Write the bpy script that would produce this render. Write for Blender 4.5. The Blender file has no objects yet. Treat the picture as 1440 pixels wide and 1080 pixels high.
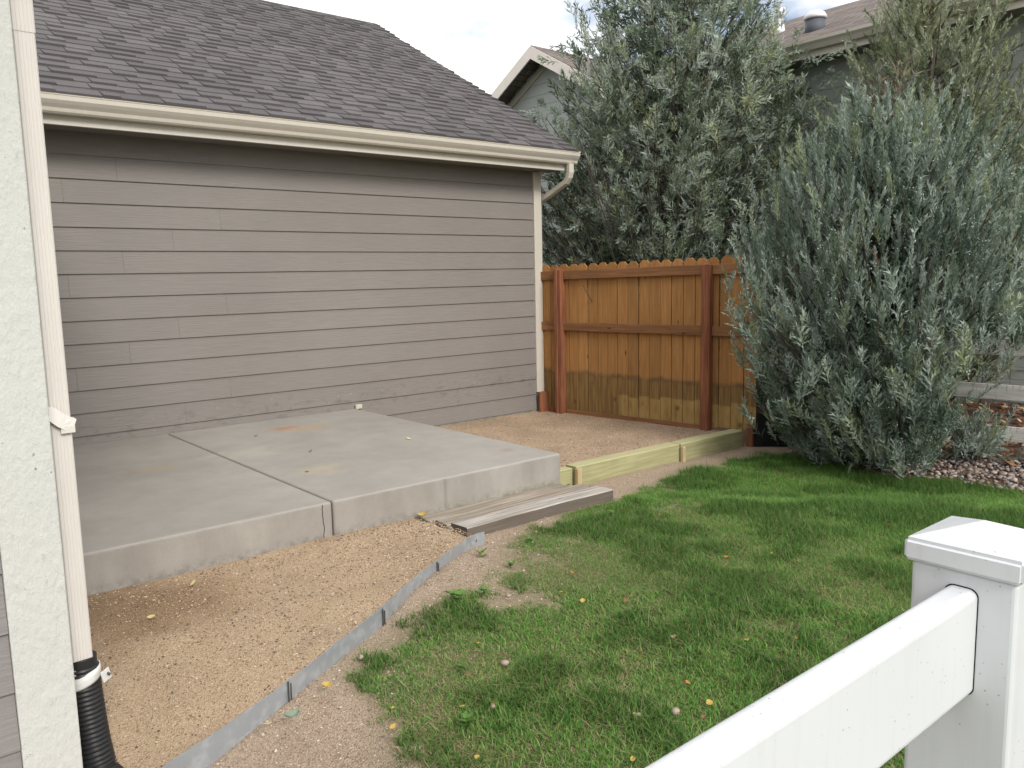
import bpy, bmesh, math, random
import numpy as np
from mathutils import Vector, Matrix

# ------------------------------------------------------------------ camera
scene = bpy.context.scene
col = scene.collection
EYE = 1.5
F_PX = 1148.0
def _n(v): return v / np.linalg.norm(v)
_vx = _n(np.array([2109 - 720, 360 - 540, F_PX]))
_vy = np.array([-245 - 720, 411 - 540, F_PX]); _vy = _n(_vy - _vx * (_vx @ _vy))
_vz = np.cross(_vx, _vy)
RW = np.stack([_vx, _vy, _vz])                      # world = RW @ cam(x right, y down, z fwd)
cam_d = bpy.data.cameras.new('camera'); cam = bpy.data.objects.new('camera', cam_d); col.objects.link(cam)
cam_d.sensor_width = 36.0; cam_d.lens = F_PX / 1440 * 36
cam_d.clip_start = 0.05; cam_d.clip_end = 2000
_rt, _up, _bk = RW @ [1, 0, 0], RW @ [0, -1, 0], RW @ [0, 0, -1]
cam.matrix_world = Matrix(((_rt[0], _up[0], _bk[0], 0), (_rt[1], _up[1], _bk[1], 0), (_rt[2], _up[2], _bk[2], EYE), (0, 0, 0, 1)))
scene.camera = cam
def at(px, py, z):
    """photo pixel -> point on the level z"""
    r = RW @ np.array([px - 720, py - 540, F_PX]); r = r * ((z - EYE) / r[2]); return (r[0], r[1], z)
def in_view(p, m=1.15):
    q = RW.T @ (np.asarray(p) - [0, 0, EYE]); return q[2] > 0 and abs(q[0] / q[2]) < m * 720 / F_PX and abs(q[1] / q[2]) < m * 540 / F_PX

# ------------------------------------------------------------------ sky, sun, exposure
SUN_AZ = (-0.15, -0.99); SUN_EL = 36
w = bpy.data.worlds.new('World'); scene.world = w; w.use_nodes = True
nt = w.node_tree; nt.nodes.clear()
sky = nt.nodes.new('ShaderNodeTexSky'); sky.sky_type = 'NISHITA'; sky.sun_disc = False
sky.sun_elevation = math.radians(SUN_EL); sky.sun_rotation = math.atan2(SUN_AZ[0], SUN_AZ[1])
sky.air_density = 1.0; sky.dust_density = 1.0
tc = nt.nodes.new('ShaderNodeTexCoord')
mp = nt.nodes.new('ShaderNodeMapping'); mp.inputs['Scale'].default_value = (1, 1, 2.2); mp.inputs['Location'].default_value = (0.35, 0.1, 0.2)
nz = nt.nodes.new('ShaderNodeTexNoise'); nz.inputs['Scale'].default_value = 2.3; nz.inputs['Detail'].default_value = 6; nz.inputs['Roughness'].default_value = 0.55
rp = nt.nodes.new('ShaderNodeValToRGB'); rp.color_ramp.elements[0].position = 0.38; rp.color_ramp.elements[1].position = 0.52
mx = nt.nodes.new('ShaderNodeMix'); mx.data_type = 'RGBA'; mx.inputs['B'].default_value = (12.2, 12.0, 11.8, 1)
bg = nt.nodes.new('ShaderNodeBackground'); bg.inputs['Strength'].default_value = 0.10
wo = nt.nodes.new('ShaderNodeOutputWorld')
L = nt.links.new
L(tc.outputs['Generated'], mp.inputs['Vector']); L(mp.outputs[0], nz.inputs['Vector']); L(nz.outputs['Fac'], rp.inputs[0])
L(rp.outputs[0], mx.inputs['Factor']); L(sky.outputs[0], mx.inputs['A']); L(mx.outputs['Result'], bg.inputs['Color']); L(bg.outputs[0], wo.inputs[0])
sd = bpy.data.lights.new('sun', 'SUN'); sd.energy = 1.9; sd.angle = math.radians(18); sd.color = (1, 0.96, 0.9)
so = bpy.data.objects.new('sun', sd); col.objects.link(so)
_c = math.cos(math.radians(SUN_EL)); _l = math.hypot(*SUN_AZ)
so.rotation_euler = Vector((SUN_AZ[0] / _l * _c, SUN_AZ[1] / _l * _c, math.sin(math.radians(SUN_EL)))).to_track_quat('Z', 'Y').to_euler()
so.location = (-4, -6, 9)
vs = scene.view_settings; vs.view_transform = 'Standard'; vs.look = 'None'; vs.gamma = 1; vs.use_curve_mapping = False; vs.exposure = 0.46

rng = np.random.default_rng(7); random.seed(7)

# ------------------------------------------------------------------ node helper
class NT:
    def __init__(s, name, rough=0.8, spec=0.3, metal=0.0):
        s.m = bpy.data.materials.new(name); s.m.use_nodes = True; s.t = s.m.node_tree
        s.b = s.t.nodes['Principled BSDF']; s.b.inputs['Roughness'].default_value = rough
        s.b.inputs['Specular IOR Level'].default_value = spec; s.b.inputs['Metallic'].default_value = metal
        s.x = {}
    def node(s, ty): return s.t.nodes.new(ty)
    def put(s, sock, v):
        if hasattr(v, 'is_output'): s.t.links.new(v, sock)
        elif isinstance(v, (tuple, list)) and sock.type == 'RGBA' and len(v) == 3: sock.default_value = (*v, 1)
        else: sock.default_value = v
    def pos(s):
        if 'p' not in s.x: s.x['p'] = s.node('ShaderNodeNewGeometry')
        return s.x['p'].outputs['Position']
    def geo(s, k): s.pos(); return s.x['p'].outputs[k]
    def obj(s):
        n = s.node('ShaderNodeTexCoord'); return n.outputs['Object']
    def rnd(s):
        a = s.node('ShaderNodeObjectInfo').outputs['Random']; b = s.geo('Random Per Island')
        return s.math('FRACT', s.math('ADD', a, b))
    def orand(s): return s.node('ShaderNodeObjectInfo').outputs['Random']
    def attr(s, n):
        a = s.node('ShaderNodeVertexColor'); a.layer_name = n; return a.outputs['Color']
    def sep(s, v, k):
        n = s.node('ShaderNodeSeparateXYZ'); s.put(n.inputs[0], v); return n.outputs[k]
    def map(s, v, sc=(1, 1, 1), loc=(0, 0, 0)):
        n = s.node('ShaderNodeMapping'); s.put(n.inputs['Vector'], v); n.inputs['Scale'].default_value = sc; s.put(n.inputs['Location'], loc); return n.outputs[0]
    def noise(s, v, sc=5, det=4, ro=0.55, out='Fac'):
        n = s.node('ShaderNodeTexNoise'); s.put(n.inputs['Vector'], v); n.inputs['Scale'].default_value = sc
        n.inputs['Detail'].default_value = det; n.inputs['Roughness'].default_value = ro; return n.outputs[out]
    def voro(s, v, sc, out='Distance', feat='F1'):
        n = s.node('ShaderNodeTexVoronoi'); n.feature = feat; s.put(n.inputs['Vector'], v); n.inputs['Scale'].default_value = sc; return n.outputs[out]
    def math(s, op, a, b=0.0, c=None):
        n = s.node('ShaderNodeMath'); n.operation = op; s.put(n.inputs[0], a); s.put(n.inputs[1], b)
        if c is not None: s.put(n.inputs[2], c)
        return n.outputs[0]
    def ss(s, v, a, b):
        n = s.node('ShaderNodeMapRange'); n.interpolation_type = 'SMOOTHSTEP'; s.put(n.inputs['Value'], v)
        s.put(n.inputs['From Min'], a); s.put(n.inputs['From Max'], b); return n.outputs[0]
    def ramp(s, v, els):
        n = s.node('ShaderNodeValToRGB'); s.put(n.inputs[0], v); r = n.color_ramp
        while len(r.elements) < len(els): r.elements.new(0.5)
        for e, (p, c) in zip(r.elements, els): e.position = p; e.color = (*c, 1) if len(c) == 3 else c
        return n.outputs[0]
    def mix(s, f, a, b, mode='MIX'):
        n = s.node('ShaderNodeMix'); n.data_type = 'RGBA'; n.blend_type = mode
        s.put(n.inputs['Factor'], f); s.put(n.inputs['A'], a); s.put(n.inputs['B'], b); return n.outputs['Result']
    def bump(s, h, st=0.5, d=0.01):
        n = s.node('ShaderNodeBump'); s.put(n.inputs['Height'], h); n.inputs['Strength'].default_value = st; n.inputs['Distance'].default_value = d
        s.put(s.b.inputs['Normal'], n.outputs[0])
    def c(s, v): s.put(s.b.inputs['Base Color'], v); return s
    def r(s, v): s.put(s.b.inputs['Roughness'], v); return s
M = {}
def g3(v): return (v, v, v)

def m_siding(name, base, dirt=False):
    n = NT(name, 0.62, 0.3); p = n.obj()
    off = n.math('MULTIPLY', n.orand(), 40.0)
    cv = n.node('ShaderNodeCombineXYZ'); n.put(cv.inputs[1], off)
    gr = n.noise(n.map(p, (3.5, 3.5, 70), cv.outputs[0]), 1.6, 6, 0.6)
    blo = n.noise(p, 1.3, 3)
    k = n.math('ADD', n.math('MULTIPLY', gr, 0.26), n.math('ADD', n.math('MULTIPLY', blo, 0.22), n.math('MULTIPLY', n.orand(), 0.03)))
    k = n.math('ADD', k, 0.75)
    c = n.mix(1.0, base, k, 'MULTIPLY')
    if dirt:
        z = n.sep(p, 2); x = n.sep(p, 0)
        sp = n.math('MULTIPLY', n.ss(n.noise(n.map(p, (4, 4, 9)), 2.2, 6, 0.7), 0.5, 0.66), n.ss(n.math('ABSOLUTE', n.math('SUBTRACT', z, 0.38)), 0.22, 0.0))
        c = n.mix(n.math('MULTIPLY', sp, 0.45), c, (0.12, 0.10, 0.09))
        fl = n.math('MULTIPLY', n.ss(n.noise(p, 26, 3), 0.70, 0.74), n.ss(z, 0.75, 0.3))
        c = n.mix(n.math('MULTIPLY', fl, 0.5), c, (0.42, 0.38, 0.35))
    n.c(c); n.bump(gr, 0.6, 0.006); return n.m
M['siding'] = m_siding('taupe_siding', (0.221, 0.202, 0.186), True)
M['siding_shade'] = m_siding('house_siding', (0.235, 0.220, 0.215))
M['sage'] = m_siding('sage_siding', (0.42, 0.45, 0.425))

def m_paint(name, c, rough=0.45, dirt=0.12, sc=6):
    n = NT(name, rough, 0.4); p = n.obj()
    a = n.noise(p, sc, 5, 0.6); b = n.noise(n.map(p, (14, 14, 1.2)), 3, 4)
    k = n.math('ADD', 1 - dirt, n.math('MULTIPLY', n.math('ADD', a, b), dirt))
    n.c(n.mix(1.0, c, k, 'MULTIPLY')); n.bump(n.noise(p, 90, 2), 0.06, 0.002); return n.m
M['cream'] = m_paint('cream_paint', (0.56, 0.52, 0.45))
M['fascia'] = m_paint('fascia_paint', (0.55, 0.52, 0.46), 0.6)
M['downspout'] = m_paint('downspout_paint', (0.66, 0.625, 0.585), 0.4, 0.1)
M['white_trim_far'] = m_paint('pale_trim', (0.74, 0.68, 0.62))
M['dark_soffit'] = m_paint('soffit_paint', (0.20, 0.19, 0.18), 0.8)

n = NT('rough_white_trim', 0.75, 0.25); p = n.obj()
gr = n.noise(n.map(p, (22, 22, 9)), 1.6, 7, 0.62); ch = n.noise(n.map(p, (40, 40, 22)), 1.4, 4, 0.7)
c = n.mix(n.ss(ch, 0.60, 0.75), (0.54, 0.545, 0.52), (0.43, 0.43, 0.41)); c = n.mix(n.ss(n.noise(p, 55, 3), 0.70, 0.76), c, (0.24, 0.23, 0.21))
n.c(c); n.bump(n.math('ADD', gr, n.math('MULTIPLY', ch, 0.8)), 0.55, 0.012); M['rough_trim'] = n.m

n = NT('white_vinyl', 0.32, 0.5); p = n.obj()
s1 = n.ss(n.voro(n.map(p, (1, 1, 1)), 95), 0.13, 0.08); s1 = n.math('MULTIPLY', s1, n.ss(n.noise(p, 14, 4), 0.44, 0.60))
st = n.noise(n.map(p, (26, 26, 2)), 2, 4)
c = n.mix(n.math('MULTIPLY', n.ss(st, 0.48, 0.74), 0.32), (0.635, 0.655, 0.675), (0.52, 0.525, 0.515)); c = n.mix(n.math('MULTIPLY', s1, 0.75), c, (0.20, 0.19, 0.18))
n.c(c); n.r(n.math('ADD', 0.28, n.math('MULTIPLY', n.noise(p, 12, 4), 0.25))); M['vinyl'] = n.m

n = NT('shingles', 0.92, 0.15); p = n.pos(); r = n.rnd()
g = n.noise(p, 260, 2); bl = n.noise(p, 0.9, 3)
c = n.ramp(r, [(0, (0.098, 0.091, 0.094)), (0.35, (0.114, 0.106, 0.109)), (0.7, (0.136, 0.126, 0.129)), (1, (0.114, 0.105, 0.107))])
c = n.mix(1.0, c, n.math('ADD', 0.42, n.math('ADD', n.math('MULTIPLY', g, 0.85), n.math('MULTIPLY', bl, 0.35))), 'MULTIPLY')
n.c(c); n.bump(g, 0.6, 0.004); M['shingle'] = n.m
n = NT('far_shingles', 0.92, 0.15); p = n.pos()
bt = n.node('ShaderNodeTexBrick'); n.put(bt.inputs['Vector'], n.node('ShaderNodeUVMap').outputs[0]); bt.inputs['Scale'].default_value = 1.0
bt.inputs['Brick Width'].default_value = 0.3; bt.inputs['Row Height'].default_value = 0.14; bt.inputs['Mortar Size'].default_value = 0.008; bt.inputs['Mortar Smooth'].default_value = 0.3
bt.inputs['Color1'].default_value = (0.22, 0.19, 0.17, 1); bt.inputs['Color2'].default_value = (0.15, 0.125, 0.115, 1); bt.inputs['Mortar'].default_value = (0.06, 0.05, 0.05, 1)
n.c(n.mix(1.0, bt.outputs['Color'], n.math('ADD', 0.6, n.math('MULTIPLY', n.noise(p, 120, 2), 0.8)), 'MULTIPLY')); n.bump(bt.outputs['Fac'], 0.6, -0.01); M['far_shingle'] = n.m

n = NT('concrete', 0.86, 0.25); p = n.pos(); x, y, z = (n.sep(p, i) for i in range(3))
big = n.noise(p, 1.1, 5, 0.6); mid = n.noise(p, 6, 6, 0.65); fine = n.noise(p, 130, 3)
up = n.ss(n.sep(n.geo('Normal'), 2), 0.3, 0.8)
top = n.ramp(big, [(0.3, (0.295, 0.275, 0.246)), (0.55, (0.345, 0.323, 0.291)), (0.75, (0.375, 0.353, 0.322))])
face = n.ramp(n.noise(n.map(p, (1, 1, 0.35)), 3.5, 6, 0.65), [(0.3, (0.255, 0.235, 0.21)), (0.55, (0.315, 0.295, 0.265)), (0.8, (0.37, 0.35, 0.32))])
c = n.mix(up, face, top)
c = n.mix(1.0, c, n.math('ADD', 0.74, n.math('ADD', n.math('MULTIPLY', mid, 0.3), n.math('MULTIPLY', fine, 0.22))), 'MULTIPLY')
def spot(c, px, py, r, colr, amt, sx=1.0):
    d = n.math('SQRT', n.math('ADD', n.math('POWER', n.math('MULTIPLY', n.math('SUBTRACT', x, px), sx), 2.0), n.math('POWER', n.math('SUBTRACT', y, py), 2.0)))
    d = n.math('ADD', d, n.math('MULTIPLY', n.math('SUBTRACT', n.noise(p, 9, 4), 0.5), r * 1.3))
    return n.mix(n.math('MULTIPLY', n.ss(d, r, 0.0), amt), c, colr)
for a in ((2.80, 6.33, 0.13, (0.42, 0.17, 0.05), 0.75, 0.7), (2.93, 6.2, 0.22, (0.42, 0.29, 0.15), 0.5, 0.6), (1.55, 5.55, 0.16, (0.36, 0.27, 0.15), 0.5, 0.7), (2.35, 4.75, 0.2, (0.48, 0.40, 0.26), 0.45, 0.8),
          (2.2, 5.6, 0.28, (0.50, 0.46, 0.38), 0.4, 0.7), (3.55, 4.35, 0.1, (0.30, 0.20, 0.17), 0.5, 1.0)): c = spot(c, *a)
# crack and damp marks on the front face
cw = n.math('ABSOLUTE', n.math('SUBTRACT', n.math('ADD', x, n.math('MULTIPLY', n.math('SUBTRACT', n.noise(n.map(p, (0, 0, 1)), 9, 3), 0.5), 0.04)), 1.962))
fr = n.math('SUBTRACT', 1.0, up)
c = n.mix(n.math('MULTIPLY', n.ss(cw, 0.0035, 0.0015), fr), c, (0.03, 0.028, 0.025))
cw2 = n.math('ABSOLUTE', n.math('SUBTRACT', x, 2.78)); c = n.mix(n.math('MULTIPLY', n.math('MULTIPLY', n.ss(cw2, 0.02, 0.0), fr), 0.35), c, (0.13, 0.12, 0.10))
mo = n.math('MULTIPLY', n.math('MULTIPLY', n.ss(z, 0.17, 0.09), n.ss(n.noise(p, 16, 6, 0.75), 0.42, 0.62)), fr)
c = n.mix(n.math('MULTIPLY', mo, 0.6), c, n.mix(n.ss(x, 2.4, 2.8), (0.13, 0.12, 0.12), (0.13, 0.14, 0.07)))
n.c(c); n.bump(n.math('ADD', fine, n.math('MULTIPLY', mid, 2.0)), 0.25, 0.004); M['concrete'] = n.m

def m_gravel(name, cols, damp=False):
    n = NT(name, 0.95, 0.15); p = n.pos()
    d = n.noise(p, 2.0, 4)
    vc = n.voro(p, 210, 'Color'); v = n.sep(vc, 0)
    c = n.ramp(v, [(i / (len(cols) - 1), k) for i, k in enumerate(cols)])
    c = n.mix(0.35, c, cols[len(cols) // 2])
    c = n.mix(1.0, c, n.math('ADD', 0.60, n.math('MULTIPLY', d, 0.75)), 'MULTIPLY')
    if damp:
        x, y = n.sep(p, 0), n.sep(p, 1)
        dd = n.math('SQRT', n.math('ADD', n.math('POWER', n.math('MULTIPLY', n.math('SUBTRACT', x, 0.95), 0.75), 2.0), n.math('POWER', n.math('SUBTRACT', y, 3.66), 2.0)))
        dd = n.math('ADD', dd, n.math('MULTIPLY', n.math('SUBTRACT', n.noise(p, 4, 4), 0.5), 0.3))
        c = n.mix(n.math('MULTIPLY', n.ss(dd, 0.5, 0.15), 0.75), c, n.mix(1.0, c, (0.62, 0.54, 0.46), 'MULTIPLY'))
    n.c(c); n.bump(n.math('ADD', n.voro(p, 210), n.noise(p, 60, 3)), 0.7, 0.006); return n.m
GR_TAN = [(0.208, 0.148, 0.093), (0.4, 0.29, 0.188), (0.478, 0.355, 0.237), (0.562, 0.435, 0.309), (0.322, 0.222, 0.138)]
GR_PINK = [(0.185, 0.134, 0.097), (0.381, 0.294, 0.213), (0.422, 0.324, 0.238), (0.536, 0.438, 0.339), (0.288, 0.206, 0.15)]
M['gravel'] = m_gravel('tan_gravel', GR_TAN, True)
M['gravel_pad'] = m_gravel('pad_gravel', [tuple(v * k for v, k in zip(c_, (1.0, 1.0, 1.04))) for c_ in GR_TAN])

def m_attr(name, rough=0.85, spec=0.2, var=0.0, transl=0.0):
    n = NT(name, rough, spec); c = n.attr('col')
    n.c(c)
    if transl:
        tb = n.node('ShaderNodeBsdfTranslucent'); n.put(tb.inputs[0], c); ms = n.node('ShaderNodeMixShader'); ms.inputs[0].default_value = transl
        o = n.t.nodes['Material Output']; n.t.links.new(n.b.outputs[0], ms.inputs[1]); n.t.links.new(tb.outputs[0], ms.inputs[2]); n.t.links.new(ms.outputs[0], o.inputs[0])
    return n.m
M['pebbles'] = m_attr('pebbles'); M['grass'] = m_attr('grass_blades', 0.6, 0.25, transl=0.25); M['foliage'] = m_attr('juniper_foliage', 0.65, 0.3, transl=0.2)
M['litter'] = m_attr('leaf_litter', 0.7, 0.2, transl=0.15)
n = NT('lawn_soil', 0.95, 0.1); p = n.pos(); a = n.attr('col')
pk = n.ramp(n.sep(n.voro(p, 190, 'Color'), 0), [(i / 4, k) for i, k in enumerate(GR_PINK)])
pk = n.mix(0.3, pk, GR_PINK[2])
th = n.ramp(n.noise(n.map(p, (1, 1, 1)), 55, 5, 0.7), [(0.3, (0.06, 0.075, 0.028)), (0.5, (0.13, 0.14, 0.055)), (0.72, (0.28, 0.24, 0.135))])
n.c(n.mix(n.sep(a, 0), pk, th)); n.bump(n.math('ADD', n.voro(p, 190), n.noise(p, 50, 4)), 0.7, 0.008); M['soil'] = n.m
n = NT('mulch', 0.95, 0.1); p = n.pos()
n.c(n.ramp(n.noise(p, 38, 5, 0.75), [(0.3, (0.035, 0.025, 0.02)), (0.5, (0.12, 0.075, 0.055)), (0.68, (0.24, 0.17, 0.13))])); n.bump(n.noise(p, 60, 4), 0.8, 0.02); M['mulch'] = n.m

def m_wood(name, c1, c2, axis=2, rough=0.75, sc=1.0, ov=0.24):
    n = NT(name, rough, 0.2); p = n.obj()
    v = [34, 34, 34]; v[axis] = 1.6
    cv = n.node('ShaderNodeCombineXYZ'); n.put(cv.inputs[axis], n.math('MULTIPLY', n.orand(), 30.0))
    g = n.noise(n.map(p, tuple(i * sc for i in v), cv.outputs[0]), 1.5, 6, 0.6); b = n.noise(p, 5, 3)
    c = n.mix(n.ss(g, 0.32, 0.68), c1, c2); k = n.math('ADD', 0.72, n.math('ADD', n.math('MULTIPLY', b, 0.3), n.math('MULTIPLY', n.orand(), ov)))
    c = n.mix(1.0, c, k, 'MULTIPLY')
    kn = n.voro(n.map(p, tuple(9 if i != axis else 2.6 for i in range(3)), cv.outputs[0]), 1.0)
    c = n.mix(n.ss(kn, 0.10, 0.04), c, tuple(v_ * 0.3 for v_ in c1))
    n.c(c); n.bump(g, 0.4, 0.004); return n, c, p
n, c, p = m_wood('old_grey_plank', (0.20, 0.165, 0.125), (0.37, 0.325, 0.27), 0)
ck = n.ss(n.noise(n.map(p, (1.5, 60, 60)), 1.3, 5, 0.6), 0.62, 0.68); c = n.mix(n.math('MULTIPLY', ck, 0.8), c, (0.07, 0.055, 0.045)); n.c(c); M['old_plank'] = n.m
n, c, p = m_wood('bleached_plank', (0.235, 0.21, 0.18), (0.46, 0.43, 0.39), 0)
ck = n.ss(n.noise(n.map(p, (1.5, 60, 60)), 1.3, 5, 0.6), 0.60, 0.68); c = n.mix(n.math('MULTIPLY', ck, 0.75), c, (0.15, 0.12, 0.10))
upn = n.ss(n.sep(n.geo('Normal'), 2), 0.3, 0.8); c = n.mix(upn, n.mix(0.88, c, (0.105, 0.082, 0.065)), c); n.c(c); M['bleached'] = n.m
n, c, p = m_wood('treated_timber', (0.33, 0.32, 0.165), (0.44, 0.42, 0.235), 0, ov=0.05)
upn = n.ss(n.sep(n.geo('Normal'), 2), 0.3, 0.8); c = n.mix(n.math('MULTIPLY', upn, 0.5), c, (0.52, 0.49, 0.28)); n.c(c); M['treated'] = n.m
n, c, p = m_wood('timber_end', (0.46, 0.36, 0.19), (0.56, 0.46, 0.28), 2); M['timber_end'] = n.m
n, c, p = m_wood('fence_rail', (0.26, 0.108, 0.036), (0.40, 0.185, 0.066), 1); M['rail'] = n.m
n, c, p = m_wood('fence_post', (0.155, 0.056, 0.033), (0.31, 0.125, 0.062), 2); M['post'] = n.m
n, c, p = m_wood('grey_rail', (0.48, 0.46, 0.43), (0.72, 0.70, 0.67), 1)
dk = n.ss(n.noise(n.map(p, (1, 9, 1.2)), 3.0, 4, 0.7), 0.56, 0.66); c = n.mix(n.math('MULTIPLY', dk, 0.55), c, (0.14, 0.12, 0.11)); n.c(c); M['grey_rail'] = n.m
n, c, p = m_wood('bark', (0.05, 0.042, 0.036), (0.12, 0.10, 0.085), 2); M['bark'] = n.m
# stained pickets with bare new wood and a dirt line along the bottom
n, c, p = m_wood('stained_picket', (0.300, 0.146, 0.050), (0.405, 0.208, 0.074), 2, ov=0.30)
wp = n.pos(); z = n.sep(wp, 2); y = n.sep(wp, 1); orr = n.orand()
lim = n.math('ADD', 0.44, n.math('ADD', n.math('MULTIPLY', n.math('SUBTRACT', n.noise(wp, 3.0, 3), 0.5), 0.10), n.math('MULTIPLY', orr, 0.025)))
nw = n.mix(n.ss(n.noise(n.map(wp, (30, 30, 2)), 1.5, 5), 0.35, 0.65), (0.165, 0.098, 0.040), (0.265, 0.160, 0.058))
c = n.mix(n.ss(z, n.math('ADD', lim, 0.02), n.math('SUBTRACT', lim, 0.02)), c, nw)
ln = n.ss(n.math('ABSOLUTE', n.math('SUBTRACT', z, lim)), 0.045, 0.0)
c = n.mix(n.math('MULTIPLY', n.math('MULTIPLY', ln, n.ss(n.noise(wp, 8, 4), 0.28, 0.7)), 0.75), c, (0.105, 0.07, 0.045))
lim2 = n.math('ADD', 0.235, n.math('MULTIPLY', orr, 0.05)); inr = n.math('MULTIPLY', n.ss(y, 5.85, 5.75), 1.0)
c = n.mix(n.math('MULTIPLY', n.math('MULTIPLY', n.ss(z, n.math('ADD', lim2, 0.015), n.math('SUBTRACT', lim2, 0.015)), inr), n.ss(n.noise(n.map(wp, (9, 9, 3)), 1.5, 5), 0.1, 0.75)), c, (0.42, 0.28, 0.10))
sm = n.math('MULTIPLY', n.ss(n.voro(wp, 6.5), 0.26, 0.05), n.ss(z, 0.42, 0.30)); c = n.mix(n.math('MULTIPLY', sm, 0.7), c, (0.10, 0.055, 0.03))
n.c(c); M['picket'] = n.m

n = NT('galvanised_steel', 0.42, 0.5, 0.45); p = n.pos()
n.c(n.mix(n.ss(n.noise(p, 18, 5), 0.42, 0.66), (0.36, 0.39, 0.42), n.mix(n.ss(n.noise(p, 5, 3), 0.52, 0.72), (0.46, 0.49, 0.52), (0.36, 0.33, 0.30)))); n.r(n.math('ADD', 0.34, n.math('MULTIPLY', n.noise(p, 30, 4), 0.3))); M['steel'] = n.m
n = NT('black_plastic', 0.42, 0.4); n.c(n.mix(n.noise(n.obj(), 12, 4), (0.011, 0.011, 0.013), (0.03, 0.03, 0.032))); M['black'] = n.m
n = NT('white_strap', 0.5, 0.3); n.c((0.66, 0.66, 0.64)); M['strap'] = n.m
n = NT('dark_wire', 0.4, 0.4, 0.5); n.c((0.09, 0.09, 0.09)); M['wire'] = n.m
n = NT('dark_liner', 0.8, 0.2); n.c((0.012, 0.012, 0.013)); M['liner'] = n.m
n = NT('vent_metal', 0.5, 0.4, 0.2); n.c((0.72, 0.73, 0.74)); M['vent_white'] = n.m
n = NT('vent_grille', 0.6, 0.3); n.c((0.10, 0.11, 0.13)); M['vent_dark'] = n.m
def m_plain(name, c, rough=0.6):
    n = NT(name, rough, 0.25); p = n.obj(); n.c(n.mix(1.0, c, n.math('ADD', 0.65, n.math('MULTIPLY', n.noise(p, 60, 4), 0.7)), 'MULTIPLY')); return n.m
for k, c_ in dict(leaf_yellow=(0.46, 0.33, 0.08), leaf_orange=(0.44, 0.20, 0.05), leaf_brown=(0.22, 0.11, 0.055), leaf_pale=(0.58, 0.52, 0.24), leaf_grey=(0.22, 0.29, 0.22), stone=(0.36, 0.28, 0.23), weed=(0.095, 0.19, 0.04), glass=(0.05, 0.06, 0.07)).items(): M[k] = m_plain(k, c_)

# ------------------------------------------------------------------ object helpers
def tag(o, label=None, cat=None, group=None, kind=None):
    for k, v in (('label', label), ('category', cat), ('group', group), ('kind', kind)):
        if v: o[k] = v
    return o
def link(o, parent=None):
    col.objects.link(o)
    if parent is not None:
        o.parent = parent; b = Vector(parent.location); q = parent.parent
        while q is not None: b = b + Vector(q.location); q = q.parent
        o.location = Vector(o.location) - b
    return o
def empty(name, loc, *t, **k):
    o = bpy.data.objects.new(name, None); o.location = loc; col.objects.link(o); o.empty_display_size = 0.1; return tag(o, *t, **k)
def ob(name, me, mat, parent=None, loc=(0, 0, 0)):
    o = bpy.data.objects.new(name, me); o.location = loc
    if mat is not None and not me.materials: me.materials.append(mat)
    return link(o, parent)
def mesh(name, V, Fc):
    me = bpy.data.meshes.new(name); me.from_pydata([tuple(v) for v in V], [], Fc); me.update(); return me
def tri_mesh(name, V, Fc, C=None, smooth=False):
    me = bpy.data.meshes.new(name); V = np.asarray(V, np.float32); Fc = np.asarray(Fc, np.int32)
    me.vertices.add(len(V)); me.vertices.foreach_set('co', V.ravel()); k = Fc.shape[1]
    me.loops.add(Fc.size); me.loops.foreach_set('vertex_index', Fc.ravel())
    me.polygons.add(len(Fc)); me.polygons.foreach_set('loop_start', np.arange(0, Fc.size, k, dtype=np.int32))
    if smooth: me.polygons.foreach_set('use_smooth', np.ones(len(Fc), bool))
    if C is not None:
        a = me.color_attributes.new('col', 'FLOAT_COLOR', 'POINT'); CC = np.ones((len(V), 4), np.float32); CC[:, :3] = C; a.data.foreach_set('color', CC.ravel())
    me.update(calc_edges=True); return me
def bm_box(x0, x1, y0, y1, z0, z1, bev=0.0, seg=1, jitter=0):
    bm = bmesh.new(); bmesh.ops.create_cube(bm, size=1)
    for v in bm.verts: v.co = Vector((x0 + (v.co.x + .5) * (x1 - x0), y0 + (v.co.y + .5) * (y1 - y0), z0 + (v.co.z + .5) * (z1 - z0))) + Vector([random.uniform(-jitter, jitter) for _ in range(3)])
    if bev: bmesh.ops.bevel(bm, geom=bm.edges[:], offset=bev, segments=seg, affect='EDGES', profile=0.5)
    return bm
def bm_me(bm, name, smooth=False):
    me = bpy.data.meshes.new(name); bm.normal_update(); bm.to_mesh(me); bm.free()
    if smooth:
        for p in me.polygons: p.use_smooth = True
    return me
def box(name, x0, x1, y0, y1, z0, z1, mat, parent=None, bev=0.0, seg=1, jitter=0, rot=None):
    c = Vector(((x0 + x1) / 2, (y0 + y1) / 2, (z0 + z1) / 2))
    me = bm_me(bm_box(x0 - c.x, x1 - c.x, y0 - c.y, y1 - c.y, z0 - c.z, z1 - c.z, bev, seg, jitter), name)
    o = ob(name, me, mat, parent, c)
    if rot: o.rotation_euler = rot
    return o
def prism(name, prof, axis, a, b, mat, parent=None):
    """closed profile extruded along axis 'x' (profile in y,z) or 'y' (profile in x,z)"""
    k = len(prof)
    f = (lambda t, p: (t, p[0], p[1])) if axis == 'x' else (lambda t, p: (p[0], t, p[1]))
    V = [f(a, p) for p in prof] + [f(b, p) for p in prof]
    Fc = [(i, (i + 1) % k, k + (i + 1) % k, k + i) for i in range(k)] + [tuple(range(k))[::-1], tuple(range(k, 2 * k))]
    bm = bmesh.new(); bm.from_mesh(mesh(name, V, Fc)); bmesh.ops.recalc_face_normals(bm, faces=bm.faces); return ob(name, bm_me(bm, name), mat, parent)
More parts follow.
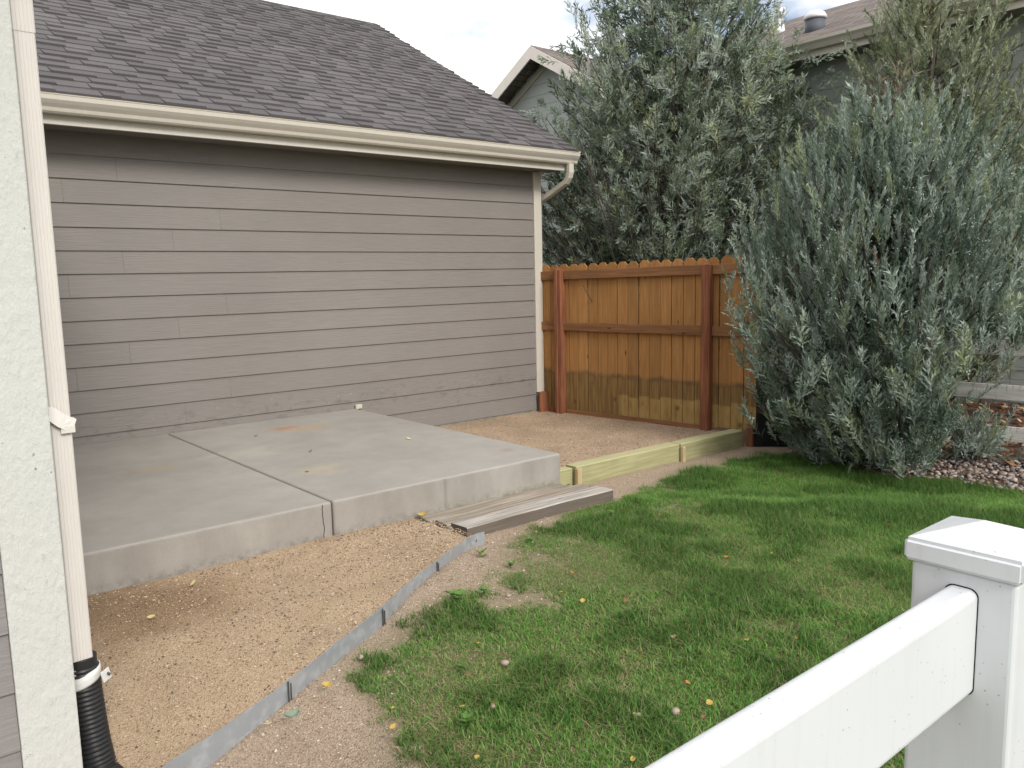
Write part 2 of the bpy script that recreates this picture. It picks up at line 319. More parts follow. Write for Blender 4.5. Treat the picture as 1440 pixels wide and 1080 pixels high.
def tube_bm(pts, rad, k=8, prof=None):
    """tube through pts; rad scalar/list; prof: list of (a,b) cross-section multipliers"""
    pts = [Vector(p) for p in pts]; n_ = len(pts); rad = [rad] * n_ if not hasattr(rad, '__len__') else rad
    prof = prof or [(math.cos(2 * math.pi * i / k), math.sin(2 * math.pi * i / k)) for i in range(k)]; k = len(prof)
    V = []; ref = None
    for i, p in enumerate(pts):
        t = (pts[min(i + 1, n_ - 1)] - pts[max(i - 1, 0)]).normalized()
        if ref is None: ref = Vector((1, 0, 0)) if abs(t.x) < 0.8 else Vector((0, 1, 0))
        u = (ref - t * ref.dot(t)).normalized(); ref = u; v = t.cross(u)
        V += [p + (u * a + v * b) * rad[i] for a, b in prof]
    Fc = [(i * k + j, i * k + (j + 1) % k, (i + 1) * k + (j + 1) % k, (i + 1) * k + j) for i in range(n_ - 1) for j in range(k)]
    Fc += [tuple(range(k))[::-1], tuple(range((n_ - 1) * k, n_ * k))]
    return V, Fc
def tube(name, pts, rad, mat, parent=None, k=8, prof=None, smooth=True):
    V, Fc = tube_bm(pts, rad, k, prof); bm = bmesh.new(); bm.from_mesh(mesh(name, V, Fc)); bmesh.ops.recalc_face_normals(bm, faces=bm.faces)
    return ob(name, bm_me(bm, name, smooth), mat, parent)
# value noise
_G = rng.random((64, 64))
def vn(x, y, s, seed=0):
    x = np.asarray(x) * s + seed * 7.31; y = np.asarray(y) * s + seed * 3.77
    xi = np.floor(x).astype(int); yi = np.floor(y).astype(int); fx = x - xi; fy = y - yi; fx = fx * fx * (3 - 2 * fx); fy = fy * fy * (3 - 2 * fy)
    g = lambda a, b: _G[a % 64, b % 64]
    return (g(xi, yi) * (1 - fx) + g(xi + 1, yi) * fx) * (1 - fy) + (g(xi, yi + 1) * (1 - fx) + g(xi + 1, yi + 1) * fx) * fy
def fbm(x, y, s, seed=0):
    x = np.asarray(x, float); y = np.asarray(y, float); x, y = x * 0.83 + y * 0.56, y * 0.83 - x * 0.56
    return (vn(x, y, s, seed) * 4 + vn(x * 0.6 + y * 0.8, y * 0.6 - x * 0.8, s * 2.1, seed + 1) * 2 + vn(x, y, s * 4.3, seed + 2)) / 7
def sst(v, a, b): t = np.clip((np.asarray(v) - a) / (b - a), 0, 1); return t * t * (3 - 2 * t)

# ------------------------------------------------------------------ ground
EPX = ((228, 1080, .0), (300, 1032, .02), (402, 958, .07), (470, 905, .10), (535, 855, .115), (580, 815, .12), (612, 790, .12), (660, 755, .12), (680, 748, .12))
EDGE = [(-3.0, 2.05), (-0.6, 2.15), (0.2, 2.36)] + [at(*e)[:2] for e in EPX]
ETOP = [-.03, -.03, -.02] + [e[2] for e in EPX]
EX, EY = np.array([e[0] for e in EDGE]), np.array([e[1] for e in EDGE])
BORD = [at(*b)[:2] for b in ((500, 1080, 0), (520, 1000, 0), (480, 950, 0), (520, 900, 0), (600, 855, .02), (680, 800, .03), (700, 765, .04), (780, 722, .02), (850, 700, .0), (900, 680, -.06), (960, 660, -.1), (1060, 637, -.1))]
BORD = sorted([(-3, 1.6), (0.3, 1.75)] + BORD + [(6.9, 4.2)])
BX, BY = np.array([b[0] for b in BORD]), np.array([b[1] for b in BORD])
def dip(x, y): return 0.15 * sst(1.5 - np.asarray(x), 0, 0.95) * sst(3.35 - np.asarray(y), 0, 0.7)
def ground_z(x, y):
    t = sst(np.asarray(x) + (np.asarray(y) - 3.6) * 0.9, 3.6, 4.8); z = (0.035 + 0.03 * sst(x, 1.5, 2.2) * sst(y, 2.7, 3.2) * (1 - 0.6 * sst(x, 2.4, 2.9))) * (1 - t) - 0.10 * t - 0.06 * sst(-np.asarray(y), -1.8, 0.5) * (1 - t)
    return z + (fbm(x, y, 2.2, 3) - 0.5) * 0.03 - dip(x, y)
def rock_x(y): return 6.40 - (np.asarray(y) - 2.0) * 0.06 + 0.0 * np.asarray(y)
def grassy(x, y, soil=False):
    x = np.asarray(x, float); y = np.asarray(y, float)
    s = (np.interp(x, BX, BY) - y) + (fbm(x, y, 3.6, 5) - 0.5) * 0.36 + 0.03
    g = sst(s, -0.10, 0.30) * (1 - 0.36 * (1 - sst(s, 0.15, 0.95)) * (1 - sst(x, 2.6, 3.6)))
    edge_fade = sst(s, 0.1, 1.1)
    patch = sst(fbm(x, y, 3.3, 9), 0.32 - 0.18 * edge_fade, 0.52 - 0.18 * edge_fade)
    g = g * ((0.6 + 0.4 * patch) if soil else (0.45 + 0.55 * patch))
    g = g * sst(rock_x(y) - x + (fbm(x, y, 4, 2) - 0.5) * 0.15, -0.03, 0.06)
    return g * sst(np.hypot(x - 6.75, y - 3.06), 0.45, 0.70)
def axis(lo, hi, step, far):
    a = list(np.arange(lo, hi + 1e-6, step)); d = step
    while a[-1] < far: d *= 1.6; a.append(a[-1] + d)
    d = step
    while a[0] > -far: d *= 1.6; a.insert(0, a[0] - d)
    return np.array(a)
ax, ay = axis(-0.5, 8.0, 0.06, 900), axis(-1.5, 5.0, 0.06, 900)
GX, GY = np.meshgrid(ax, ay, indexing='ij'); GZ = ground_z(GX, GY)
far = sst(np.maximum(np.abs(GX - 4) - 9, np.abs(GY - 4) - 12), 0, 20); GZ = GZ * (1 - far) - 0.1 * far
und = (GX > 0.3) & (GX < 3.9) & (GY > 3.75) & (GY < 7.2); GZ = np.where(und | ((GX > 3.7) & (GX < 6.6) & (GY > 4.55) & (GY < 7.0)), -0.22, GZ)
ins = (GX < 2.60) & (GY > np.interp(GX, EX, EY) + 0.05) & (GY < 4.2); GZ = np.where(ins, GZ - 0.12, GZ)
nx_, ny_ = GX.shape; idx = np.arange(nx_ * ny_).reshape(nx_, ny_)
FQ = np.stack([idx[:-1, :-1], idx[1:, :-1], idx[1:, 1:], idx[:-1, 1:]], -1).reshape(-1, 4)
gc = np.where((np.abs(GX) > 8.5) | (GY > 5), 1.0, grassy(GX, GY, True))
lawn = ob('lawn_ground', tri_mesh('lawn_ground', np.stack([GX, GY, GZ], -1).reshape(-1, 3), FQ, np.repeat(gc.reshape(-1, 1), 3, 1), True), M['soil']); tag(lawn, kind='structure')

def sheet(name, us, vs_, fn, mat):
    V = [fn(u, v) for u in us for v in vs_]; k = len(vs_)
    Fc = [(i * k + j, (i + 1) * k + j, (i + 1) * k + j + 1, i * k + j + 1) for i in range(len(us) - 1) for j in range(k - 1)]
    return tag(ob(name, tri_mesh(name, V, Fc, None, True), mat), kind='structure')
def bed_z(x, y): return 0.098 + (fbm(x, y, 3.0, 11) - 0.5) * 0.03 + (fbm(x, y, 11.0, 17) - 0.5) * 0.010 - dip(x, y)
def bed(u, v):
    y0 = float(np.interp(u, EX, EY)) + 0.004; y1 = 4.02 if u > 0.40 else 2.66
    y = y0 + (y1 - y0) * v; return (u, y, float(bed_z(u, y)))
sheet('gravel_bed', sorted(list(np.arange(-2.6, 2.60, 0.05)) + [0.399, 0.401]), np.linspace(0, 1, 24), bed, M['gravel'])
def pad_z(x, y): return (fbm(x, y, 2.5, 15) - 0.5) * 0.03 + 0.012 - 0.012 * np.asarray(y - 4.4) / 2.4
sheet('gravel_pad', np.linspace(3.72, 6.62, 50), np.linspace(4.47, 6.95, 44), lambda u, v: (u, v, float(pad_z(u, v)) - 0.004), M['gravel_pad'])
sheet('stone_bed', np.linspace(0, 1, 22), np.linspace(-2.0, 3.9, 60), lambda u, v: (float(rock_x(v)) + u * (7.75 - float(rock_x(v))), v, float(ground_z(rock_x(v) + u, v)) + 0.006 + (vn(u * 3, v, 5) - .5) * 0.02), M['mulch'])
sheet('neighbour_bed', np.linspace(7.75, 9.7, 20), np.linspace(-2.0, 9.0, 60), lambda u, v: (u, v, -0.09 + 0.12 * float(sst(u, 7.9, 9.2)) + (vn(u, v, 3) - .5) * 0.05), M['mulch'])

# loose stones
_oct = np.array([(1, 0, 0), (-1, 0, 0), (0, 1, 0), (0, -1, 0), (0, 0, 1), (0, 0, -1)], float)
_ocf = np.array([(0, 2, 4), (2, 1, 4), (1, 3, 4), (3, 0, 4), (2, 0, 5), (1, 2, 5), (3, 1, 5), (0, 3, 5)])
_och = (_oct[:5], _ocf[:4])
_ib = bmesh.new(); bmesh.ops.create_icosphere(_ib, subdivisions=1, radius=1); _icv = np.array([v.co[:] for v in _ib.verts]); _ib.verts.ensure_lookup_table(); _icf = np.array([[v.index for v in f.verts] for f in _ib.faces]); _ib.free()
def stones(name, P, size, cols, mat, base=_och, flat=0.7, jit=0.25, cj=0.12):
    bv, bf = base; N = len(P); size = np.asarray(size)
    th = rng.random(N) * 6.283; sc = size[:, None] * np.stack([1 + 0.4 * rng.random(N), 0.8 + 0.3 * rng.random(N), flat * (0.8 + 0.4 * rng.random(N))], 1)
    v = bv[None] * (1 + jit * (rng.random((N, len(bv), 1)) - 0.5) * 2) * sc[:, None]
    tl = (rng.random((N, 1)) - .5) * 0.6; v[..., 2] += v[..., 0] * tl
    ct, st_ = np.cos(th)[:, None], np.sin(th)[:, None]
    v = np.stack([v[..., 0] * ct - v[..., 1] * st_, v[..., 0] * st_ + v[..., 1] * ct, v[..., 2]], -1) + P[:, None]
    f = (bf[None] + (np.arange(N) * len(bv))[:, None, None]).reshape(-1, 3)
    c = np.asarray(cols)[rng.integers(0, len(cols), N)] * (1 + cj * (rng.random((N, 1)) - .5) * 2)
    return ob(name, tri_mesh(name, v.reshape(-1, 3), f, np.repeat(c, len(bv), 0)), mat)
PEB = GR_TAN + [(0.16, 0.11, 0.08), (0.45, 0.30, 0.2), (0.58, 0.48, 0.38), (0.10, 0.09, 0.085), (0.28, 0.19, 0.12)]
N = 22000; x = 0.3 + 2.3 * rng.random(N) ** 0.9; y0 = np.interp(x, EX, EY); y = y0 + (3.99 - y0) * rng.random(N); k = (x > 0.46) | (y < 2.58)
x, y = x[k], y[k]; sz = 0.0014 + 0.0044 * rng.random(len(x)) ** 4
tag(stones('gravel_grains', np.stack([x, y, bed_z(x, y) + sz * 0.2], 1), sz, PEB, M['pebbles']), 'loose tan gravel grains filling the bed below the patio', 'gravel', kind='stuff')
N = 9000; x = 3.78 + 2.7 * rng.random(N); y = 4.5 + 2.3 * rng.random(N) ** 1.3; sz = 0.003 + 0.005 * rng.random(N) ** 2.5
tag(stones('pad_grains', np.stack([x, y, pad_z(x, y) + sz * 0.1 - .004], 1), sz, PEB, M['pebbles']), 'loose tan gravel grains on the pad by the wooden fence', 'gravel', kind='stuff')
N = 22000; x = 0.3 + 4.6 * rng.random(N); y = np.interp(x, BX, BY) - 0.55 + 1.3 * rng.random(N); sd_ = grassy(x, y)
k = (y < np.interp(x, EX, EY) - 0.015 + 10 * (x > 2.63)) & (rng.random(N) > sd_ * 1.1) & (y < 4.4) & ~((x > 2.5) & (x < 3.85) & (y > 3.6) & (y < 4.1)) & ~((x < 3.75) & (y > 3.98)); x, y = x[k], y[k]; sz = 0.0018 + 0.004 * rng.random(len(x)) ** 3
tag(stones('pink_gravel_grains', np.stack([x, y, ground_z(x, y) + sz * 0.3], 1), sz, GR_PINK + [(0.62, 0.52, 0.46), (0.25, 0.19, 0.16), (0.5, 0.36, 0.3)], M['pebbles']), 'loose pinkish gravel strip between steel edging and lawn', 'gravel', kind='stuff')
N = 4200; y = -1.5 + 5.0 * rng.random(N); x = rock_x(y) - 0.03 + 1.2 * rng.random(N); sz = 0.008 + 0.015 * rng.random(N) ** 1.6
tag(stones('river_stones', np.stack([x, y, ground_z(x, y) + 0.012 + sz * 0.3], 1), sz, [(0.30, 0.235, 0.205), (0.24, 0.21, 0.195), (0.36, 0.30, 0.265), (0.19, 0.13, 0.11), (0.44, 0.39, 0.35), (0.15, 0.14, 0.135)], M['pebbles'], (_icv, _icf), 0.65, 0.14), 'pink and grey river stones under the rail fence', 'stones', kind='stuff')

# ------------------------------------------------------------------ patio
patio = empty('patio', (2.1, 5.4, 0.0), kind='structure')
def slab(x0, x1, z1):
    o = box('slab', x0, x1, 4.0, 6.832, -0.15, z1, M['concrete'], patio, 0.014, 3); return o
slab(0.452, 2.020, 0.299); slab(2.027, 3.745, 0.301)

# ------------------------------------------------------------------ garage
WY = 6.85; X0, X1 = -1.0, 6.03; CZ, CH = 0.015, 0.1755
gar = empty('garage', (3.0, 8.6, 0.0), 'taupe lap sided garage with grey shingle roof and cream gutter', 'garage')
JX = {14: 2.188, 13: 1.798, 12: 1.41, 11: 2.569, 10: 2.178, 9: 1.79, 8: 1.398, 7: 2.578, 6: 2.177, 5: 1.787, 4: 1.394, 3: 2.565, 2: 2.177, 1: 4.95, 0: 4.35}
def plank_y(name, x0, x1, z0, yw, mat, parent, h=CH, t=0.009):
    prof = [(yw - 0.023, z0), (yw - 0.023 + t + 0.003, z0), (yw - 0.001, z0 + h + 0.02), (yw - 0.009, z0 + h + 0.02)]
    return prism(name, prof, 'x', x0, x1, mat, parent)
def plank_x(name, y0, y1, z0, xw, s, mat, parent, h=CH, t=0.009):
    prof = [(xw + s * 0.019, z0), (xw + s * (0.019 - t - 0.003), z0), (xw + s * 0.001, z0 + h + 0.02), (xw + s * 0.009, z0 + h + 0.02)]
    return prism(name, prof, 'y', y0, y1, mat, parent)
for k in range(15):
    z0 = CZ + k * CH + random.uniform(-.0015, .0015); j = JX[k] + random.uniform(-.004, .004); h = CH if k < 14 else 0.155
    plank_y('siding_board', X0, j - 0.0006, z0, WY, M['siding'], gar, h); plank_y('siding_board', j + 0.0006, X1, z0, WY, M['siding'], gar, h)
box('wall', X0, 6.12, WY + 0.0005, 13.9, -0.2, 2.72, M['siding_shade'], gar)
ROOF = lambda y: 2.822 + 0.561 * (y - 6.40)
prism('gable_wall', [(WY + 0.02, 2.722), (13.88, 2.722), (10.365, ROOF(10.365) - 0.14)], 'x', X0, 6.118, M['siding_shade'], gar)
box('corner_trim', 6.032, 6.140, 6.812, 6.849, 0.212, 2.632, M['cream'], gar, 0.003)
box('corner_trim', 6.1205, 6.142, 6.8495, 6.94, 0.212, 2.632, M['cream'], gar, 0.002)
box('footing', X0, 6.03, 6.838, 6.8495, -0.1, 0.013, M['concrete'], gar)
box('fascia', X0, 6.30, 6.513, 6.538, 2.622, 2.835, M['fascia'], gar, 0.002)
box('soffit', X0, 6.29, 6.5385, 6.849, 2.640, 2.655, M['dark_soffit'], gar)
GP = [(6.512, 2.688), (6.455, 2.688), (6.443, 2.700), (6.436, 2.724), (6.415, 2.748), (6.399, 2.770), (6.396, 2.800), (6.392, 2.803), (6.392, 2.816), (6.408, 2.816), (6.408, 2.806), (6.404, 2.80), (6.407, 2.774), (6.421, 2.754), (6.443, 2.728), (6.452, 2.698), (6.506, 2.696), (6.506, 2.812), (6.512, 2.812)]
gut = prism('gutter', GP, 'x', X0, 6.335, M['cream'], gar)
prism('gutter_end_cap', [GP[i] for i in (0, 1, 2, 3, 4, 5, 6, 8)] + [(6.512, 2.814)], 'x', 6.3352, 6.338, M['cream'], gut)
DP = [(-1, -.8), (-.8, -1), (.8, -1), (1, -.8), (1, .8), (.8, 1), (-.8, 1), (-1, .8)]
def rect_prof(a, b): return [(p[0] * a, p[1] * b) for p in DP]
gd = empty('downspout', (6.2, 6.93, 0.05), 'cream downspout curving from garage gutter to the corner trim', 'downspout')
tube('elbow', [(6.238, 6.452, 2.689), (6.238, 6.452, 2.60), (6.237, 6.468, 2.555), (6.236, 6.51, 2.505), (6.225, 6.70, 2.42), (6.205, 6.87, 2.345), (6.20, 6.92, 2.30), (6.20, 6.93, 2.24)], 1.0, M['cream'], gd, prof=rect_prof(0.033, 0.027), smooth=False)
tube('pipe', [(6.20, 6.93, 2.25), (6.20, 6.93, 1.2), (6.20, 6.93, 0.06)], 1.0, M['cream'], gd, prof=rect_prof(0.030, 0.025), smooth=False)
tag(box('wood_stub', 6.036, 6.165, 6.765, 6.802, -0.03, 0.215, M['post'], None, 0.003), 'short red brown board stub at foot of garage corner trim', 'board')
tag(box('broken_trim_chip', 3.735, 3.80, 6.795, 6.828, 0.296, 0.338, M['cream'], None, 0.004, 1, 0.006), 'small broken cream trim chip where patio meets garage wall', 'trim')
# roof
TH = math.atan(0.561); ct, st_ = math.cos(TH), math.sin(TH)
deck = prism('roof', [(6.43, ROOF(6.43) - 0.02), (10.365, ROOF(10.365) - 0.02), (14.3, ROOF(6.43) - 0.02), (14.3, ROOF(6.43) - 0.12), (10.365, ROOF(10.365) - 0.12), (6.52, ROOF(6.52) - 0.12), (6.43, ROOF(6.43) - 0.035)], 'x', X0 - 1.0, 6.285, M['shingle'], gar)
prism('rake_board', [(6.54, ROOF(6.54) - 0.03), (10.365, ROOF(10.365) - 0.03), (10.365, ROOF(10.365) - 0.22), (6.54, ROOF(6.54) - 0.22)], 'x', 6.2855, 6.305, M['fascia'], gar)
def shingle_v(wd, th):
    v = np.array([(0, -0.002, 0), (wd, -0.002, 0), (wd, 0.16, 0), (0, 0.16, 0), (0, 0, th), (wd, 0, th), (wd, 0.16, 0.0015), (0, 0.16, 0.0015)], float); return v
SF = [(0, 3, 2, 1), (4, 5, 6, 7), (0, 1, 5, 4), (1, 2, 6, 5), (2, 3, 7, 6), (3, 0, 4, 7)]
WD = (0.12, 0.17, 0.22, 0.30); THK = (0.011, 0.021)
SM = {(a, b): mesh('shingle', shingle_v(a - 0.003, b), SF) for a in WD for b in THK}
SL = (10.365 - 6.40) / ct; items = []
for r_ in range(int(SL / 0.14) + 1):
    x = X0 - 0.9 + random.uniform(0, 0.2); alt = 0
    while x < 6.31:
        a = random.choice(WD); b = THK[alt]; alt ^= 1
        if x + a > 6.31:
            a = 6.31 - x
            if a < 0.02: break
        v = r_ * 0.14 - 0.015; items.append((x, 6.40 + v * ct, ROOF(6.40) + v * st_, a, b)); x += a
key = lambda i: (0 if in_view((i[0] + .1, i[1], i[2]), 1.0) and i[0] / i[1] > 0.19 else 100) + math.dist(i[:3], (0, 0, EYE))
items.sort(key=key)
for (x, y, z, a, b) in items[:300]:
    if (a, b) not in SM: SM[(a, b)] = mesh('shingle', shingle_v(a - 0.003, b), SF)
    o = bpy.data.objects.new('shingle', SM[(a, b)]); o.location = (x, y, z); o.rotation_euler = (TH, 0, 0)
    if not SM[(a, b)].materials: SM[(a, b)].materials.append(M['shingle'])
    link(o, deck)
V, Fc = [], []
for (x, y, z, a, b) in items[300:]:
    s = shingle_v(a - 0.003, b); s = np.stack([s[:, 0] + x, y + s[:, 1] * ct - s[:, 2] * st_, z + s[:, 1] * st_ + s[:, 2] * ct], 1)
    Fc += [tuple(np.array(f) + len(V)) for f in SF]; V += list(s)
tag(ob('shingle_field', mesh('shingle_field', V, Fc), M['shingle'], deck), kind='stuff')
prism('ridge_cap', [(10.25, ROOF(10.25) + 0.012), (10.365, ROOF(10.365) + 0.018), (10.48, ROOF(10.25) + 0.012), (10.365, ROOF(10.365) - 0.002)], 'x', X0 - 1, 6.30, M['shingle'], deck)

# ------------------------------------------------------------------ house at the left
hs = empty('house', (-2.0, 4.0, 0.0), 'house corner with rough white trim board and grey lap siding', 'house')
for k in range(16):
    z0 = 0.0215 + k * 0.1745
    plank_y('siding_board', -4.0, 0.297, z0, 2.60, M['siding_shade'], hs, 0.1745)
    plank_x('siding_board', 2.70, 6.80, z0, 0.4205, 1, M['siding_shade'], hs, 0.1745)
box('wall', -4.0, 0.4195, 2.601, 9.0, -0.2, 2.83, M['siding_shade'], hs)
box('corner_trim', 0.2985, 0.4485, 2.574, 2.6005, 0.03, 2.80, M['rough_trim'], hs, 0.004, 2)
box('corner_trim', 0.4210, 0.4480, 2.601, 2.69, 0.03, 2.80, M['rough_trim'], hs, 0.003)
hr = prism('roof', [(-4.4, 2.84), (0.80, 2.84), (0.80, 2.93), (-1.8, 4.3), (-4.4, 2.93)], 'y', 2.15, 9.4, M['shingle'], hs)
prism('gutter', [(0.80, 2.84), (0.89, 2.84), (0.92, 2.95), (0.80, 2.95)], 'y', 2.15, 6.2, M['cream'], hs)

ds = empty('downspout', (0.50, 2.74, 0.1), 'ribbed cream downspout with strap beside rough white trim', 'downspout')
def ribbed(x0, x1, y0, y1, nr=5, d=0.0011):
    pr = [(x0 + .004, y0), ]
    for i in range(nr):
        a = x0 + 0.006 + (x1 - x0 - 0.012) * i / nr; s_ = (x1 - x0 - 0.012) / nr
        pr += [(a + s_ * .15, y0), (a + s_ * .3, y0 + d), (a + s_ * .7, y0 + d), (a + s_ * .85, y0)]
    return pr + [(x1 - .004, y0), (x1, y0 + .004), (x1, y1 - .004), (x1 - .004, y1), (x0 + .004, y1), (x0, y1 - .004), (x0, y0 + .004)]
def vprism(name, prof, z0, z1, mat, parent):
    k = len(prof); V = [(p[0], p[1], z0) for p in prof] + [(p[0], p[1], z1) for p in prof]
    Fc = [(i, (i + 1) % k, k + (i + 1) % k, k + i) for i in range(k)] + [tuple(range(k))[::-1], tuple(range(k, 2 * k))]
    bm = bmesh.new(); bm.from_mesh(mesh(name, V, Fc)); bmesh.ops.recalc_face_normals(bm, faces=bm.faces); return ob(name, bm_me(bm, name), mat, parent)
vprism('pipe', ribbed(0.472, 0.529, 2.715, 2.79), 0.30, 2.235, M['downspout'], ds)
vprism('pipe', ribbed(0.4705, 0.5305, 2.7135, 2.7915), 2.215, 2.86, M['downspout'], ds)
st = tube('strap', [(0.45, 2.725, 1.155), (0.470, 2.7095, 1.135), (0.50, 2.708, 1.105), (0.5325, 2.709, 1.085), (0.534, 2.76, 1.085)], 1.0, M['downspout'], ds, prof=[(-.022, -.0025), (.022, -.0025), (.022, .0025), (-.022, .0025)], smooth=False)
box('strap_lip', 0.497, 0.536, 2.7025, 2.7065, 1.066, 1.088, M['downspout'], st, 0.001)
dp = empty('drain_pipe', (0.51, 2.7, 0.1), 'black corrugated drain pipe with white clamp on downspout foot', 'pipe')
ctrl = [(0.502, 2.750, 0.350), (0.504, 2.748, 0.25), (0.508, 2.742, 0.15), (0.514, 2.73, 0.05), (0.525, 2.71, -0.03), (0.55, 2.65, -0.06), (0.59, 2.5, -0.065), (0.63, 2.3, -0.075)]
def crom(P, n_):
    P = [np.array(p, float) for p in P]; P = [2 * P[0] - P[1]] + P + [2 * P[-1] - P[-2]]; out = []
    for i in range(1, len(P) - 2):
        for t in np.linspace(0, 1, n_, endpoint=False):
            a, b, c_, d = P[i - 1:i + 3]; out.append(0.5 * (2 * b + (c_ - a) * t + (2 * a - 5 * b + 4 * c_ - d) * t * t + (-a + 3 * b - 3 * c_ + d) * t ** 3))
    return out + [P[-2]]
path = crom(ctrl, 60); L_ = np.concatenate([[0], np.cumsum([np.linalg.norm(path[i + 1] - path[i]) for i in range(len(path) - 1)])])
SS = np.arange(0, L_[-1], 0.0022); PP = np.stack([np.interp(SS, L_, [p[i] for p in path]) for i in range(3)], 1)
rad = [0.0445 + 0.0048 * (1 if (s % 0.0155) < 0.0085 else -0.3) if s > 0.028 else 0.044 for s in SS]
tube('corrugated_hose', PP, rad, M['black'], dp, k=22)
cl = tube('clamp_band', [PP[27] + np.array([0, 0, 0.012]), PP[30], PP[36], PP[39]], [0.0506, 0.0512, 0.0512, 0.0506], M['strap'], dp, k=26)
for v_ in cl.data.vertices: v_.co.z += (v_.co.x - 0.50) * 0.30
box('clamp_tail', 0.540, 0.572, 2.690, 2.6935, 0.272, 0.310, M['strap'], cl, 0.001, rot=(0, -0.25, 0.5))
tube('screw', [(0.562, 2.695, 0.294), (0.564, 2.684, 0.294)], 0.0045, M['wire'], cl, k=8)

# ------------------------------------------------------------------ steel edging
ed = empty('steel_edging', (1.6, 2.9, 0.0), 'bent galvanised steel edging strip between tan gravel bed and lawn', 'edging')
EP = crom([(e[0], e[1], 0) for e in EDGE[1:]], 16); EP = np.array(EP); EL = np.concatenate([[0], np.cumsum(np.hypot(*np.diff(EP[:, :2], axis=0).T))])
s_of = lambda px, py, z_: EL[np.argmin(np.hypot(EP[:, 0] - at(px, py, z_)[0], EP[:, 1] - at(px, py, z_)[1]))]
cuts = [0.0, s_of(402, 958, .07), s_of(535, 855, .115), s_of(612, 790, .12), EL[-1]]
for i in range(4):
    a, b = cuts[i], cuts[i + 1] + (0.03 if i < 3 else 0); s = np.linspace(a, b, max(6, int((b - a) / 0.04)))
    x = np.interp(s, EL, EP[:, 0]); y = np.interp(s, EL, EP[:, 1]); dx, dy = np.gradient(x), np.gradient(y); q = np.hypot(dx, dy); nx2, ny2 = dy / q, -dx / q
    o2 = 0.0025 * (i % 2); top = np.interp(x, EX, ETOP) + 0.004 * (i % 2); V = []
    for j in range(len(s)):
        lean = 0.004 * math.sin(s[j] * 4)
        for (oo, zz) in ((o2, top[j] - 0.14), (o2 + 0.0022, top[j] - 0.14), (o2 + 0.0022 + lean, top[j]), (o2 + lean, top[j])): V.append((x[j] + nx2[j] * oo, y[j] + ny2[j] * oo, zz))
    Fc = [(j * 4 + k, j * 4 + (k + 1) % 4, j * 4 + 4 + (k + 1) % 4, j * 4 + 4 + k) for j in range(len(s) - 1) for k in range(4)] + [(3, 2, 1, 0), tuple(len(V) - 4 + k for k in range(4))]
    ob('edging_strip', mesh('edging_strip', V, Fc), M['steel'], ed)
    if i:
        j = 0; px_, py_ = x[0] + nx2[0] * 0.009, y[0] + ny2[0] * 0.009
        ob('stake', mesh('stake', *tube_bm([(px_, py_, top[0] - 0.16), (px_ + .002, py_, top[0] - .004)], 0.0035, 6)), M['wire'], ed)
        ob('stake', mesh('stake', *tube_bm([(px_ + .012, py_ + .006, top[0] - 0.16), (px_ + .014, py_ + .006, top[0] - .016)], 0.003, 6)), M['wire'], ed)
ob('hole', mesh('hole', *tube_bm([(2.575, 3.428, 0.088), (2.5765, 3.4265, 0.088)], 0.006, 8)), M['liner'], ed)

# ------------------------------------------------------------------ timber step
step = empty('timber_step', (3.2, 3.8, 0.0), 'weathered grey plank step against the patio front', 'step')
def board(x0, x1, ya, yb, z0, z1, skew, mat, par=step, nseg=14, name='plank'):
    """slightly warped board, ends cut askew"""
    V = []; sd_ = random.random() * 10
    for i in range(nseg + 1):
        t = i / nseg; x = x0 + (x1 - x0) * t; wz = 0.003 * math.sin(t * 5 + sd_); e = 0.0025 * math.sin(t * 17 + sd_ * 3)
        for (yy, zz, sk) in ((ya + e, z0, 0), (yb, z0, skew), (yb, z1 + wz - .002, skew), (yb - .005, z1 + wz, skew), (ya + .006 + e, z1 + wz, 0), (ya + e, z1 + wz - .006, 0)): V.append((x + sk, yy, zz))
    k = 6; Fc = [(i * k + j, i * k + (j + 1) % k, (i + 1) * k + (j + 1) % k, (i + 1) * k + j) for i in range(nseg) for j in range(k)] + [tuple(range(k))[::-1], tuple(range(nseg * k, nseg * k + k))]
    bm = bmesh.new(); bm.from_mesh(mesh(name, V, Fc)); bmesh.ops.recalc_face_normals(bm, faces=bm.faces); return ob(name, bm_me(bm, name), mat, par)
board(2.575, 3.72, 3.870, 3.998, -0.01, 0.098, 0.005, M['old_plank'])
board(2.60, 3.79, 3.735, 3.866, -0.01, 0.102, 0.01, M['old_plank'])
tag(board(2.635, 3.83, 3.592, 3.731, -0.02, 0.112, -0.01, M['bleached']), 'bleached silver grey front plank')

# ------------------------------------------------------------------ treated timbers
TY0, TY1 = 4.36, 4.49
def timber(x0, x1, y0, y1, z1, lab):
    o = board(x0, x1, y0, y1, -0.16, z1, 0, M['treated'], None, 10, 'landscape_timber'); return tag(o, lab, 'timber')
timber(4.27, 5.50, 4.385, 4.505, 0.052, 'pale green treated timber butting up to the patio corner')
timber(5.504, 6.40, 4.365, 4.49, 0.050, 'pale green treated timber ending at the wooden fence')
tag(box('timber_block', 3.76, 4.262, 4.42, 4.50, -0.16, 0.040, M['treated'], None, 0.004), 'short green timber block tucked behind patio corner', 'timber')
tag(box('timber_peg', 4.252, 4.30, 4.355, 4.3845, -0.16, 0.044, M['timber_end'], None, 0.003), 'upright tan peg at patio end of the green timber', 'peg')
tag(box('timber_peg', 5.49, 5.525, 4.33, 4.362, -0.16, 0.030, M['timber_end'], None, 0.003), 'upright tan peg at joint between two green timbers', 'peg')

